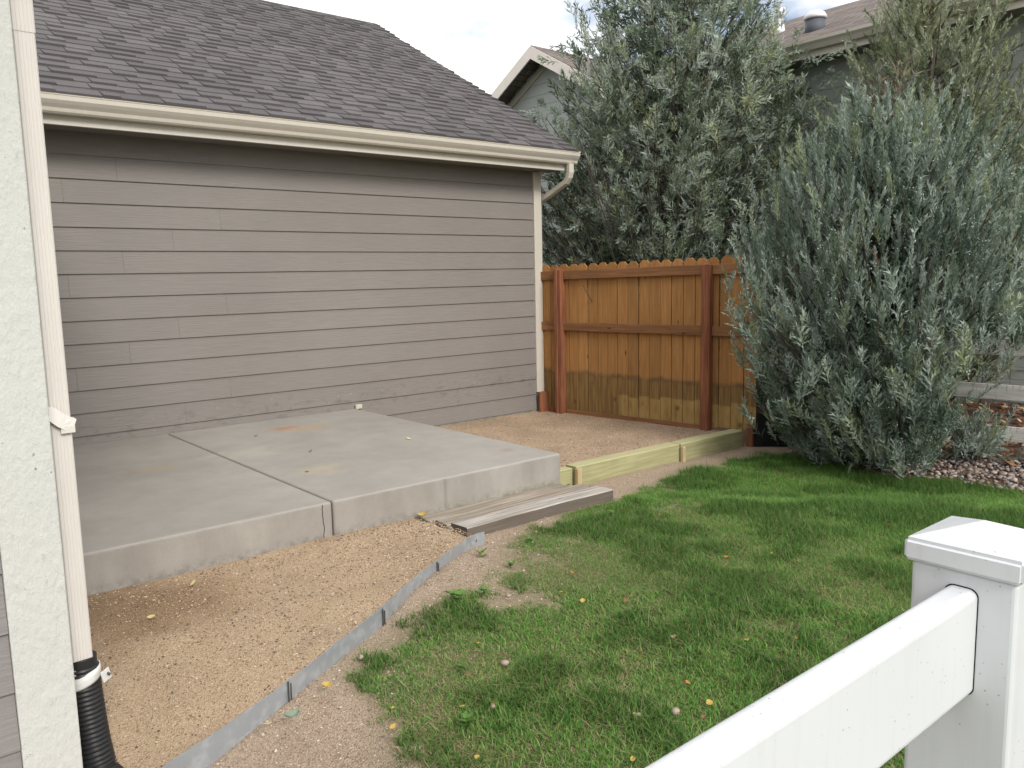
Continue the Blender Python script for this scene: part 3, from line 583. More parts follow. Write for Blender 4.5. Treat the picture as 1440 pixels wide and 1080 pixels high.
# ------------------------------------------------------------------ wooden fence
A = np.array([6.140, 6.543]); B = np.array([6.377, 4.760]); D = (B - A) / np.linalg.norm(B - A); NRM = np.array([-D[1], D[0]])   # NRM points away from the yard (+x)
if NRM[0] < 0: NRM = -NRM
ANG = math.atan2(D[1], D[0])
wf = empty('wooden_fence', (6.27, 5.6, 0.0), 'brown stained dog eared board fence beside the garage', 'fence')
def picket_mesh(wd, h):
    e = 0.036; P2 = [(0, 0), (wd, 0), (wd, h - e), (wd - e, h), (e, h), (0, h - e)]; k = 6; t = 0.016
    V = [(p[0], 0, p[1]) for p in P2] + [(p[0], t, p[1]) for p in P2]
    return mesh('picket', V, [tuple(range(k)), tuple(range(k, 2 * k))[::-1]] + [(i, k + i, k + (i + 1) % k, (i + 1) % k) for i in range(k)])
PM = [picket_mesh(w_, 1.62) for w_ in (0.1205, 0.1220, 0.1235)]
for m_ in PM: m_.materials.append(M['picket'])
s0 = -0.295; npk = 20; pitch = 0.1292
for i in range(npk):
    s = s0 + i * pitch; p = A + D * s + NRM * 0.048
    o = bpy.data.objects.new('picket', PM[i % 3]); o.location = (p[0], p[1], 0.005 + 0.0016 * i + random.uniform(-.004, .004)); o.rotation_euler = (random.uniform(-.003, .003), random.uniform(-.004, .004), ANG); link(o, wf)
def fbox(name, s0, s1, d0, d1, z0, z1, mat, dz=0.0, bev=0.003):
    L2 = s1 - s0; bm = bm_box(-L2 / 2, L2 / 2, d0, d1, z0, z1, bev); me = bm_me(bm, name)
    for v in me.vertices: v.co.z += dz * (v.co.x / L2 + .5)
    c_ = A + D * (s0 + s1) / 2; o = ob(name, me, mat, wf, (c_[0], c_[1], 0)); o.rotation_euler = (0, 0, ANG); return o
# local +y after rotation by ANG points along (-sin, cos)
SG = 1 if np.dot([-math.sin(ANG), math.cos(ANG)], NRM) > 0 else -1
def fb(name, s0, s1, d0, d1, z0, z1, mat, dz=0.0, bev=0.003):
    a, b = sorted((SG * d0, SG * d1)); return fbox(name, s0, s1, a, b, z0, z1, mat, dz, bev)
n, c, p = m_wood('fence_rail_long', (0.195, 0.090, 0.042), (0.285, 0.138, 0.062), 0); M['rail'] = n.m
for (a, b) in ((-0.32, -0.047), (0.047, 1.750), (1.845, 2.30)):
    dz = 0.018 * (b - a); o_ = 0.018 * (a + 0.3) / 1.0
    fb('rail', a, b, 0.006, 0.0465, 1.462 + o_ * .7, 1.556 + o_ * .7, M['rail'], dz * .7); fb('rail', a, b, 0.006, 0.0465, 0.912, 1.0, M['rail'], 0)
fb('post', -0.0465, 0.0, -0.047, 0.0455, -0.2, 1.585, M['post'], 0, 0.006); fb('post', 0.0015, 0.0455, -0.040, 0.0455, -0.2, 1.572, M['rail'] if 0 else M['post'], 0, 0.005)
fb('post', 1.7515, 1.843, -0.05, 0.0455, -0.2, 1.592, M['post'], 0, 0.014)
fb('kickboard', -0.30, -0.05, 0.026, 0.0465, -0.08, 0.045, M['post']); fb('kickboard', 0.05, 1.745, 0.026, 0.0465, -0.08, 0.038, M['rail'])
fb('end_block', 2.215, 2.285, -0.01, 0.0465, -0.15, 0.07, M['post'])

# ------------------------------------------------------------------ white vinyl fence (foreground)
vf = empty('vinyl_fence', (1.13, 0.40, -0.05), 'white vinyl ranch rail fence with flat pyramid capped post', 'fence')
box('post', 1.070, 1.197, 0.339, 0.466, -0.3, 1.118, M['vinyl'], vf, 0.006, 3)
bm = bmesh.new(); h = 0.0715; cx, cy = 1.1335, 0.4025; zb, zt, zp = 1.1185, 1.148, 1.172
rows = [(h, zb), (h, zt)]
vv = [[bm.verts.new((cx + sx * r_, cy + sy * r_, z_)) for sx, sy in ((-1, -1), (1, -1), (1, 1), (-1, 1))] for r_, z_ in rows]; ap = bm.verts.new((cx, cy, zp))
for i in range(4): bm.faces.new((vv[0][i], vv[0][(i + 1) % 4], vv[1][(i + 1) % 4], vv[1][i])); bm.faces.new((vv[1][i], vv[1][(i + 1) % 4], ap))
bm.faces.new(vv[0][::-1]); bm.normal_update()
bmesh.ops.bevel(bm, geom=[e for e in bm.edges if ap not in e.verts], offset=0.0045, segments=4, affect='EDGES')
ob('post_cap', bm_me(bm, 'post_cap'), M['vinyl'], vf)
for (z0, z1) in ((0.958, 1.098), (0.50, 0.64)):
    box('rail', -2.2, 1.10, 0.383, 0.4215, z0, z1, M['vinyl'], vf, 0.011, 5)
    # dark slot round the rail where it enters the post
    rr = 0.0115; y0, y1, za, zb_ = 0.3817, 0.4228, z0 - 0.0012, z1 + 0.0014
    pr = [(cy_ + rr * math.cos(a_), cz_ + rr * math.sin(a_)) for cy_, cz_, q0 in ((y1 - rr, zb_ - rr, 0), (y0 + rr, zb_ - rr, 1), (y0 + rr, za + rr, 2), (y1 - rr, za + rr, 3)) for a_ in np.linspace(q0 * math.pi / 2, (q0 + 1) * math.pi / 2, 6)]
    prism('rail_slot', pr, 'x', 1.0693, 1.0704, M['liner'], vf)
tube('wire_tie', crom([(1.10, 0.467, 1.04), (1.085, 0.480, 1.035), (1.078, 0.488, 1.02), (1.082, 0.486, 0.995), (1.10, 0.467, 0.99)], 8), 0.0012, M['wire'], vf, k=6)

# ------------------------------------------------------------------ neighbour house
nh = empty('neighbour_house', (12.0, 5.0, -0.1), 'pale sage neighbour house with cream gutter and brown shingle roof', 'house')
NX = 9.60; EZ = 4.10
for k in range(25): plank_x('siding_board', -4.0, 12.9, -0.1 + k * 0.172, NX, -1, M['sage'], nh, 0.172)
box('wall', NX + 0.001, 14.5, -4.0, 12.9, -0.3, 4.22, M['sage'], nh)
PIT = 0.45; RX, RZ = 12.05, 5.42
GYc, GZc, GSL = 10.40, 5.24, 0.555       # gable ridge
def gz(y): return GZc - GSL * abs(y - GYc)
k = 0
while 4.2 + k * 0.172 < GZc - 0.35:
    z0 = 4.2 + k * 0.172; hw = (GZc - 0.12 - (z0 + 0.09)) / GSL
    if hw > 0.1: plank_x('siding_board', max(GYc - hw, 8.2), GYc + hw, z0, NX, -1, M['sage'], nh, 0.172)
    k += 1
def roof_quad(name, P4, mat, parent, th=0.07):
    P4 = [Vector(p) for p in P4]; nn = (P4[1] - P4[0]).cross(P4[3] - P4[0]).normalized()
    if nn.z < 0: nn = -nn
    V = P4 + [p - nn * th for p in P4]; me = mesh(name, V, [(0, 1, 2, 3), (7, 6, 5, 4), (0, 4, 5, 1), (1, 5, 6, 2), (2, 6, 7, 3), (3, 7, 4, 0)])
    bm = bmesh.new(); bm.from_mesh(me); bmesh.ops.recalc_face_normals(bm, faces=bm.faces); me = bm_me(bm, name)
    uv = me.uv_layers.new(name='UVMap'); u = (P4[1] - P4[0]).normalized(); v = nn.cross(u)
    for l in me.loops: q = me.vertices[l.vertex_index].co; uv.data[l.index].uv = (q.dot(u), q.dot(v))
    return ob(name, me, mat, parent)
ex = NX - 0.38
mr = roof_quad('roof', [(ex, -4.5, EZ + 0.08), (ex, 9.0, EZ + 0.08), (RX, 9.0, RZ), (RX, -4.5, RZ)], M['far_shingle'], nh)
roof_quad('roof', [(RX, -4.5, RZ - .002), (RX, 13, RZ - .002), (14.9, 13, EZ), (14.9, -4.5, EZ)], M['far_shingle'], nh)
gx = NX - 0.40
roof_quad('gable_roof', [(gx, GYc, GZc), (13.0, GYc, GZc), (13.0, 8.1, gz(8.1)), (gx, 8.1, gz(8.1))], M['far_shingle'], nh)
roof_quad('gable_roof', [(gx, GYc, GZc), (13.0, GYc, GZc), (13.0, 13.2, gz(13.2)), (gx, 13.2, gz(13.2))], M['far_shingle'], nh)
for s, ye in ((-1, 8.1), (1, 13.2)):
    for nm, x0, x1, d0, d1, mt in (('rake_board', gx - 0.022, gx - 0.0005, 0.015, 0.215, 'white_trim_far'), ('frieze_board', NX - 0.045, NX - 0.021, 0.17, 0.27, 'cream')):
        V = []
        for xx in (x0, x1): V += [(xx, GYc + s * 0.0008, GZc - d0), (xx, ye, gz(ye) - d0), (xx, ye, gz(ye) - d1), (xx, GYc + s * 0.0008, GZc - d1)]
        me = mesh(nm, V, [(0, 1, 2, 3), (7, 6, 5, 4), (0, 4, 5, 1), (1, 5, 6, 2), (2, 6, 7, 3), (3, 7, 4, 0)]); bm = bmesh.new(); bm.from_mesh(me); bmesh.ops.recalc_face_normals(bm, faces=bm.faces); ob(nm, bm_me(bm, nm), M[mt], nh)
box('gable_wall', NX + 0.002, 12.9, 8.2, 12.8, 4.2, 4.5, M['sage'], nh)
prism('gable_peak', [(8.9, 4.31), (12.0, 4.31), (GYc, GZc - 0.1)], 'x', NX + 0.003, 12.5, M['sage'], nh)
box('fascia', ex - 0.02, ex, -4.5, 8.55, EZ - 0.10, EZ + 0.06, M['white_trim_far'], nh)
prism('gutter', [(ex - 0.021, EZ - 0.03), (ex - 0.085, EZ - 0.03), (ex - 0.11, EZ + 0.02), (ex - 0.135, EZ + 0.05), (ex - 0.135, EZ + 0.085), (ex - 0.118, EZ + 0.085), (ex - 0.021, EZ + 0.07)], 'y', -4.5, 8.55, M['cream'], nh)
box('soffit', ex, NX, -4.5, 8.5, EZ - 0.085, EZ - 0.07, M['dark_soffit'], nh)
def onroof(px, py):
    r = RW @ np.array([px - 720, py - 540, F_PX]); t = (EZ + 0.08 - PIT_ * ex - EYE) / (r[2] - PIT_ * r[0]); q = r * t; return (q[0], q[1], q[2] + EYE)
PIT_ = (RZ - EZ - 0.08) / (RX - ex)
q = onroof(1096, 45)
vp = empty('vent_pipe', q, 'white capped vent pipe on neighbour roof', 'vent')
tube('flashing', [(q[0], q[1], q[2] - 0.06), (q[0], q[1], q[2] + 0.03), (q[0], q[1], q[2] + 0.12)], [0.12, 0.075, 0.062], M['vent_white'], vp, k=14)
tube('pipe', [(q[0], q[1], q[2] + 0.10), (q[0], q[1], q[2] + 0.20)], 0.05, M['vent_white'], vp, k=14)
tube('cap', [(q[0], q[1], q[2] + 0.19), (q[0], q[1], q[2] + 0.195), (q[0], q[1], q[2] + 0.315), (q[0], q[1], q[2] + 0.32)], [0.06, 0.082, 0.082, 0.06], M['vent_white'], vp, k=14)
q = onroof(1146, 42)
vp = empty('roof_vent', q, 'round white topped attic vent on neighbour roof', 'vent')
tube('drum', [(q[0], q[1], q[2] - 0.10), (q[0], q[1], q[2] + 0.13)], 0.125, M['vent_dark'], vp, k=20)
tube('dome', [(q[0], q[1], q[2] + z_) for z_ in (0.125, 0.13, 0.165, 0.205, 0.232, 0.242)], [0.13, 0.146, 0.142, 0.115, 0.065, 0.005], M['vent_white'], vp, k=20)

# ------------------------------------------------------------------ grey rail fence behind the juniper
rf = empty('rail_fence', (7.35, 2.5, -0.1), 'weathered grey three rail board fence behind the blue juniper', 'fence')
def rfx(y): return 7.05 - (y - 4.3) * 0.11
for zz in (0.86, 0.495, 0.15):
    for (ya, yb) in ((4.3, 1.9), (1.896, -0.5), (-0.504, -2.9)):
        L2 = ya - yb; me = bm_me(bm_box(-0.0125, 0.0125, -L2 / 2, L2 / 2, -0.061, 0.061, 0.003), 'rail'); ym = (ya + yb) / 2
        o = ob('rail', me, M['grey_rail'], rf, (rfx(ym), ym, zz + random.uniform(-.008, .008))); o.rotation_euler = (0, 0, math.atan(0.11))
for ym in (4.28, 1.9, -0.5, -2.88):
    box('post', rfx(ym) + 0.016, rfx(ym) + 0.105, ym - .045, ym + .045, -0.3, 1.0, M['grey_rail'], rf, 0.004)
V, Fc = [], []
for i in range(70):
    y = 4.25 - i * 0.1; x = rfx(y) + 0.0155; a, b = tube_bm([(x, y, -0.05), (x, y, 0.92)], 0.0011, 3); Fc += [tuple(j + len(V) for j in f) for f in b]; V += a
for i in range(10):
    z = 0.0 + i * 0.1; a, b = tube_bm([(rfx(4.25) + .0175, 4.25, z), (rfx(-2.7) + .0175, -2.7, z)], 0.0011, 3); Fc += [tuple(j + len(V) for j in f) for f in b]; V += a
tag(ob('wire_mesh', mesh('wire_mesh', V, Fc), M['wire'], rf), kind='stuff')
tag(ob('liner_flap', mesh('liner_flap', [(6.45, 4.27, -0.12), (6.70, 4.02, -0.11), (6.62, 4.05, 0.10), (6.47, 4.25, 0.22), (6.46, 4.29, -0.12), (6.71, 4.04, -0.11), (6.63, 4.07, 0.10), (6.48, 4.27, 0.22)], [(0, 1, 2, 3), (7, 6, 5, 4), (0, 4, 5, 1), (1, 5, 6, 2), (2, 6, 7, 3), (3, 7, 4, 0)]), M['liner']), 'black liner flap standing at the end of the wooden fence', 'liner')

# ------------------------------------------------------------------ junipers
def spray_template(L, ntw, ang, tw_len, leaf_l, leaf_w, seed, nl=5):
    r = np.random.default_rng(seed); V, T = [], []
    def leaf(p, d, l, w_, t):
        d = d / np.linalg.norm(d); s_ = np.cross(d, r.normal(size=3)); s_ /= np.linalg.norm(s_)
        V.extend([p - s_ * w_, p + s_ * w_, p + d * l]); T.extend([t * .8, t * .8, t])
    bend = r.normal(size=2) * 0.12
    axis_ = lambda t: np.array([bend[0] * t * t * L, bend[1] * t * t * L, t * L])
    for i in range(ntw):
        t = 0.12 + 0.88 * (i + r.random()) / ntw; az = i * 2.4 + r.random(); a = ang * (1.1 - 0.5 * t) * (0.8 + 0.4 * r.random())
        d = np.array([math.sin(a) * math.cos(az), math.sin(a) * math.sin(az), math.cos(a)]); p0 = axis_(t); l = tw_len * (1.15 - 0.75 * t) * (0.7 + 0.6 * r.random())
        leaf(p0, d, l * 1.05, leaf_w * 0.45, t)
        for j in range(nl):
            q = p0 + d * l * (0.15 + 0.8 * j / nl); dd = d + r.normal(size=3) * 0.33; leaf(q, dd, leaf_l * (0.7 + 0.6 * r.random()), leaf_w, min(1, t * .6 + .4 * j / nl))
    for i in range(6): leaf(axis_(i / 6.5), np.array([bend[0], bend[1], 1.0]), L / 5, leaf_w * 0.6, i / 6)
    return np.array(V), np.array(T)
TEMPL = [spray_template(1.0, 13, 0.72, 0.44, 0.19, 0.033, 100 + i, 4) for i in range(8)]
TWISP = [spray_template(1.0, 16, 0.36, 0.24, 0.14, 0.018, 200 + i, 4) for i in range(8)]
TCORE = [spray_template(1.2, 16, 0.9, 0.45, 0.17, 0.030, 300 + i, 5) for i in range(4)]
def frames(Dv):
    Dv = Dv / np.linalg.norm(Dv, axis=1, keepdims=True); h_ = rng.normal(size=Dv.shape); u = np.cross(Dv, h_); u /= np.linalg.norm(u, axis=1, keepdims=True); return u, np.cross(Dv, u), Dv
def juniper(base, H, prof, nbr, per, cols, label, lean=(0, 0), wisp_from=0.72, spl=(0.17, 0.30), berries=0, tmin=0.35, seed=1, up=0.55, zmin=0.0, keep=None, inner=2, spread=0.42, lumpy=0.3, fluff=0.065):
    global rng
    rng = np.random.default_rng(seed); r = rng
    base = np.array(base, float); hs_ = np.array([p[0] for p in prof]); rs = np.array([p[1] for p in prof])
    root = empty('juniper_tree', tuple(base), label, 'tree')
    trunk = [base + np.array([lean[0] * t + 0.05 * math.sin(t * 7 + seed), lean[1] * t + 0.05 * math.cos(t * 6 + seed), H * 0.93 * t]) for t in np.linspace(-0.03, 1, 14)]
    tr = tube('trunk', trunk, [0.085 * (1 - 0.9 * t) + 0.006 for t in np.linspace(0, 1, 14)], M['bark'], root, k=9)
    TP, TD, TL, TK = [], [], [], []; bv, bf = [], []
    wts = np.maximum(rs, 0.12); hh = np.linspace(hs_[0], hs_[-1], 200); cdf = np.cumsum(np.interp(hh, hs_, wts)); cdf /= cdf[-1]
    for i in range(nbr):
        h_tip = np.interp((i + r.random()) / nbr, cdf, hh); az = i * 2.39996 + r.normal() * 0.25
        lump = 0.95 - lumpy / 2 + lumpy * vn(az * 1.3 + 10, h_tip * 1.4, 1.0, seed) + 0.12 * r.random()
        rad_ = np.interp(h_tip, hs_, rs) * lump
        hb = max(0.05, h_tip - rad_ * (0.35 + 0.9 * r.random()) - 0.1); t0 = min(hb / (H * .93), 1.0)
        p0 = np.array([np.interp(t0, np.linspace(-0.03, 1, 14), [q[k_] for q in trunk]) for k_ in range(3)])
        p2 = base + np.array([lean[0] * h_tip / H + rad_ * math.cos(az), lean[1] * h_tip / H + rad_ * math.sin(az), h_tip])
        p1 = p0 * 0.4 + p2 * 0.6; p1[2] -= 0.22 * rad_
        pts = [(1 - t) ** 2 * p0 + 2 * t * (1 - t) * p1 + t * t * p2 for t in np.linspace(0, 1, 7)]
        if keep and not (keep(p2 - base, r) and keep((p1 + p0) / 2 - base, r)): bb = []
        else: bb = pts
        if bb: a, b = tube_bm(pts, [0.011 * (1 - .8 * t) + .0015 for t in np.linspace(0, 1, 7)], 5); bf += [tuple(j + len(bv) for j in f) for f in b]; bv += a
        for j in range(per + inner):
            t = tmin + (1 - tmin) * (j + r.random()) / per if j < per else 0.08 + 0.40 * r.random()
            q = (1 - t) ** 2 * p0 + 2 * t * (1 - t) * p1 + t * t * p2
            tg = 2 * (1 - t) * (p1 - p0) + 2 * t * (p2 - p1); tg = tg / np.linalg.norm(tg)
            d = tg * 0.75 + np.array([0, 0, up + 0.5 * (h_tip / H > wisp_from)]) + r.normal(size=3) * spread
            off = r.normal(size=3) * fluff * (0.6 + rad_); pp = q + off
            if pp[2] < base[2] + zmin or (keep and not keep(pp - base, r)) or (base[1] > 5 and (pp[0] < 6.62 or (pp[2] < 1.9 and pp[0] < 6.8))): continue
            TP.append(pp); TD.append(d); TL.append((spl[0] + (spl[1] - spl[0]) * r.random()) * (1.5 if j >= per else 1.0) * (1.25 if h_tip / H > wisp_from else 1.0)); TK.append(2 if j >= per else 1 if (h_tip / H > wisp_from or r.random() < 0.18) else 0)
    TP, TD, TL, TK = map(np.array, (TP, TD, TL, TK))
    br = mesh('limbs', bv, bf); ob('limbs', br, M['bark'], tr)
    u, v, d = frames(TD); Vs, Cs = [], []
    cl_n = 0.5 + 0.5 * np.sin(TP[:, 0] * 5.1 + seed) * np.sin(TP[:, 1] * 4.7) * np.sin(TP[:, 2] * 4.3 + 1)
    cols = np.array(cols)
    for kind, tl in ((0, TEMPL), (1, TWISP), (2, TCORE)):
        for ti, (tv, tt) in enumerate(tl):
            m_ = np.where((TK == kind) & (np.arange(len(TP)) % len(tl) == ti))[0]
            if not len(m_): continue
            w3 = tv[None] * TL[m_, None, None]
            P3 = TP[m_, None] + u[m_, None] * w3[..., :1] + v[m_, None] * w3[..., 1:2] + d[m_, None] * w3[..., 2:]
            f = np.clip(0.5 + (cl_n[m_] - 0.5) * 0.9 + r.normal(size=len(m_)) * 0.27, 0, 0.999) * (len(cols) - 2); i0 = f.astype(int); fr_ = (f - i0)[:, None]
            cc = cols[i0] * (1 - fr_) + cols[i0 + 1] * fr_; br_ = r.random(len(m_)) < (0.10 if kind == 2 else 0.010); cc[br_] = cols[-1]
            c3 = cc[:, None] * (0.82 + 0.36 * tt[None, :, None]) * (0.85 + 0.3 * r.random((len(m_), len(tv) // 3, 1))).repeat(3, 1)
            Vs.append(P3.reshape(-1, 3)); Cs.append(c3.reshape(-1, 3))
    V = np.concatenate(Vs); C = np.concatenate(Cs); zg = base[2] + 0.02; V[:, 2] = np.maximum(V[:, 2], zg)
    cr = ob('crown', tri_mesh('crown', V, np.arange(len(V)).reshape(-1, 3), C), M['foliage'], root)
    if berries:
        k_ = r.choice(len(V), berries); cen = V[k_ // 3 * 3] ; clus = np.repeat(cen, 4, 0) + r.normal(size=(berries * 4, 3)) * 0.018
        sb = stones('berries', clus, 0.0042 + 0.002 * r.random(len(clus)), [(0.42, 0.50, 0.53), (0.34, 0.43, 0.46), (0.52, 0.58, 0.60)], M['pebbles'], (_oct, _ocf), flat=1.0, jit=0.05); sb.parent = cr; sb.location = -base; sb.location = (0, 0, 0); sb['kind'] = 'stuff'
    print(label, len(V) // 3)
    return root
BLUE = [(0.088, 0.127, 0.086), (0.171, 0.229, 0.17), (0.275, 0.341, 0.282), (0.374, 0.435, 0.385), (0.319, 0.374, 0.224), (0.165, 0.143, 0.103)]
GREEN = [(0.062, 0.095, 0.052), (0.156, 0.207, 0.127), (0.302, 0.36, 0.276), (0.437, 0.493, 0.437), (0.343, 0.392, 0.23), (0.156, 0.138, 0.092)]  # leaf greens, range widened so the colour also carries sun and shade contrast
OLIVE = [(0.145, 0.180, 0.095), (0.225, 0.265, 0.150), (0.310, 0.350, 0.230), (0.37, 0.41, 0.300), (0.33, 0.35, 0.20), (0.17, 0.16, 0.10)]
RDIR = np.array([0.77, -0.63, 0.0])            # the side of the tree along the rail fence is open near the ground
def open_side(p, r):
    sd2 = float(p @ RDIR); lim = 1.08 + 0.2 * math.sin(p[0] * 5 + p[1] * 3)
    return not (sd2 > -0.08 and p[2] < lim and r.random() < 0.985)
juniper((6.75, 3.06, -0.11), 2.85, [(0.12, 0.85), (0.5, 0.98), (1.1, 1.12), (1.6, 1.12), (2.05, 0.93), (2.45, 0.64), (2.75, 0.30), (2.85, 0.08)], 370, 17, BLUE, 'broad blue green juniper at edge of lawn before the rail fence', wisp_from=0.48, spl=(0.14, 0.25), berries=1500, seed=3, keep=open_side, tmin=0.35, lean=(-0.16, 0.13), spread=0.30, up=0.85)
juniper((7.84, 6.54, -0.1), 6.3, [(0.9, 0.9), (1.5, 1.48), (2.3, 1.64), (3.3, 1.58), (4.0, 1.30), (5.0, 0.82), (5.7, 0.46), (6.3, 0.1)], 430, 19, GREEN, 'tall dark green juniper rising behind the wooden fence', wisp_from=0.78, spl=(0.14, 0.25), berries=1800, seed=5, tmin=0.40, up=0.35, spread=0.65, fluff=0.075, lumpy=0.42, lean=(0.20, -0.17))
juniper((8.66, 3.55, -0.1), 4.75, [(0.9, 0.7), (1.8, 1.05), (2.8, 1.05), (3.4, 0.85), (4.0, 0.55), (4.75, 0.12)], 180, 14, OLIVE, 'loose olive green juniper against the neighbour house wall', wisp_from=0.6, spl=(0.14, 0.24), berries=300, seed=9, inner=1, spread=0.55, lean=(-0.1, 0.25))
q_ = at(1365, 652, -0.1)
juniper((q_[0], q_[1], -0.1), 0.36, [(0.06, 0.13), (0.18, 0.17), (0.30, 0.12), (0.36, 0.03)], 24, 8, BLUE[1:5] + BLUE[-1:], 'small low blue juniper sprout on the stone bed by the rails', wisp_from=0.3, spl=(0.09, 0.15), seed=13, inner=0)

# ------------------------------------------------------------------ grass
rng = np.random.default_rng(21)
def scatter(n_, x0, x1, y0, y1): return x0 + (x1 - x0) * rng.random(n_), y0 + (y1 - y0) * rng.random(n_)
def blades(n_, box_, dens_pow=1.0):
    x, y = scatter(n_, *box_); g = grassy(x, y); clump = fbm(x, y, 9, 30)
    tuft = fbm(x, y, 13, 33)
    k_ = ((tuft < 0.16 + 0.80 * g) | (np.interp(x, BX, BY) - y > 0.75)) & (rng.random(n_) < np.clip(g * 1.5, 0, 1) * (0.45 + 0.85 * clump)) & ~((x > 2.45) & (x < 3.9) & (y > 3.56)); return x[k_], y[k_]
xa, ya = blades(760000, (0.7, 6.5, 0.6, 4.4)); xb, yb = blades(90000, (-1.5, 7.0, -2.5, 0.6)); xc, yc = blades(30000, (-1.5, 0.7, 0.6, 2.1))
gxs, gys = np.concatenate([xa, xb, xc]), np.concatenate([ya, yb, yc]); N = len(gxs)
lush = sst(fbm(gxs, gys, 3.0, 40) + 0.10 * sst(gxs - gys, -0.6, 1.0) - 0.04, 0.44, 0.64); dry = sst(fbm(gxs, gys, 3.4, 50) + 0.35 * (rng.random(N) - .5), 0.46, 0.72) * (1 - 0.75 * lush)
right = sst(gxs * 0.8 - gys * 0.2, 1.6, 3.6)
hgt = (0.010 + 0.024 * rng.random(N) + 0.022 * (rng.random(N) < 0.06)) * (0.75 + 0.75 * lush) * (0.85 + 0.35 * right)
th = rng.random(N) * 6.283; ln = (0.3 + 1.3 * rng.random(N)) * hgt; wdt = 0.0009 + 0.0011 * rng.random(N)
isdry = rng.random(N) < (0.10 + 0.44 * dry) * (1 - 0.6 * right)
ln = np.where(isdry, ln * 1.6, ln); hgt = np.where(isdry, hgt * 0.6, hgt)
cg = np.array([(0.100, 0.240, 0.036), (0.072, 0.195, 0.030), (0.145, 0.285, 0.052), (0.23, 0.325, 0.085)])[rng.integers(0, 4, N)]
cg = cg * np.array([1.0, 1.06, 1.08]) * (1 - 0.38 * lush[:, None]) * (0.8 + 0.4 * rng.random((N, 1)))
cd = np.array([(0.34, 0.29, 0.15), (0.27, 0.26, 0.11), (0.42, 0.35, 0.21)])[rng.integers(0, 3, N)]
cb = np.where(isdry[:, None], cd, cg)
z0 = ground_z(gxs, gys) - 0.003; dx, dy = np.cos(th), np.sin(th); px_, py_ = -dy * wdt, dx * wdt
bx_ = lambda f, zf, wf_: (np.stack([gxs + dx * ln * f + px_ * wf_, gys + dy * ln * f + py_ * wf_, z0 + hgt * zf], 1), np.stack([gxs + dx * ln * f - px_ * wf_, gys + dy * ln * f - py_ * wf_, z0 + hgt * zf], 1))
a0, a1 = bx_(0, 0, 1); b0, b1 = bx_(0.3, 0.62, 0.85); t0_, _ = bx_(1.0, 1.0, 0.0)
V = np.stack([a0, a1, b0, b1, t0_], 1).reshape(-1, 3); base_i = (np.arange(N) * 5)[:, None, None]
nearb = (np.hypot(gxs, gys) < 3.7) & (gxs > 0.7) & (gys > 0.6)
Fc = np.concatenate([(np.array([[0, 1, 3], [0, 3, 2], [2, 3, 4]])[None] + base_i[nearb]).reshape(-1, 3), (np.array([[0, 1, 4]])[None] + base_i[~nearb]).reshape(-1, 3)])
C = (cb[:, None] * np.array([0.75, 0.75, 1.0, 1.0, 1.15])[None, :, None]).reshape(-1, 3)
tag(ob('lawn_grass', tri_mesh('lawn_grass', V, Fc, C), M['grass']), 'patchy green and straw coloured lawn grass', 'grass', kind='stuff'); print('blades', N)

# ------------------------------------------------------------------ leaf litter beyond the rail fence
N = 2200; x = 7.1 + 2.3 * rng.random(N); y = -1.5 + 6.5 * rng.random(N); s = 0.02 + 0.03 * rng.random(N); a = rng.random(N) * 6.283
zz = np.where(x < 7.75, ground_z(x, y) + 0.03, -0.06 + 0.12 * sst(x, 7.9, 9.2)) + 0.03 * rng.random(N); P3 = np.stack([x, y, zz], 1)
u = np.stack([np.cos(a), np.sin(a), rng.normal(size=N) * .4], 1) * s[:, None]; v = np.stack([-np.sin(a), np.cos(a), rng.normal(size=N) * .4], 1) * (s * .6)[:, None]
V = np.stack([P3 - u, P3 + v, P3 + u, P3 - v], 1).reshape(-1, 3); Fc = np.arange(4 * N).reshape(-1, 4)
C = np.array([(0.26, 0.09, 0.05), (0.40, 0.20, 0.09), (0.50, 0.36, 0.20), (0.20, 0.10, 0.07), (0.55, 0.44, 0.30)])[rng.integers(0, 5, N)]
tag(ob('leaf_litter', tri_mesh('leaf_litter', V, Fc, np.repeat(C, 4, 0)), M['litter']), 'red brown dead leaves strewn beyond the rail fence', 'leaves', kind='stuff')

# ------------------------------------------------------------------ fallen leaves, stones and weeds
def leaf_mesh(name, l, w_, curl, lobes=0):
    n_ = 9; V = []; Fc = []
    for i in range(n_):
        t = i / (n_ - 1); ww = w_ * (math.sin(math.pi * min(1, t * 1.04)) ** 0.75) * (1 + lobes * math.sin(t * 16)); z = curl * (4 * (t - .5) ** 2)
        V += [((t - .5) * l, -ww, z + curl * .6), ((t - .5) * l, 0, z), ((t - .5) * l, ww, z + curl * .6)]
    for i in range(n_ - 1): Fc += [(i * 3, i * 3 + 3, i * 3 + 4, i * 3 + 1), (i * 3 + 1, i * 3 + 4, i * 3 + 5, i * 3 + 2)]
    bm = bmesh.new(); bm.from_mesh(mesh(name, V, Fc)); bmesh.ops.solidify(bm, geom=bm.faces[:], thickness=0.0008); return bm_me(bm, name)
LM = {}
def leaf(px, py, z, mat, label, group=None, l=0.04, kind=0, lift=0.012, name='fallen_leaf'):
    key_ = (mat, kind)
    if key_ not in LM: LM[key_] = leaf_mesh('leaf', 1.0, (0.30, 0.42, 0.36)[kind], (0.10, 0.18, 0.06)[kind], (0, 0.10, 0.0)[kind]); LM[key_].materials.append(M[mat])
    p = at(px, py, z); z1 = float(ground_z(p[0], p[1])) if z is GZ0 else z; p = at(px, py, z1)
    o = bpy.data.objects.new(name, LM[key_]); o.location = (p[0], p[1], z1 + lift); o.scale = (l, l, l); o.rotation_euler = (random.uniform(-.35, .35), random.uniform(-.35, .35), random.uniform(0, 6.28)); col.objects.link(o)
    return tag(o, label, 'leaf', group)
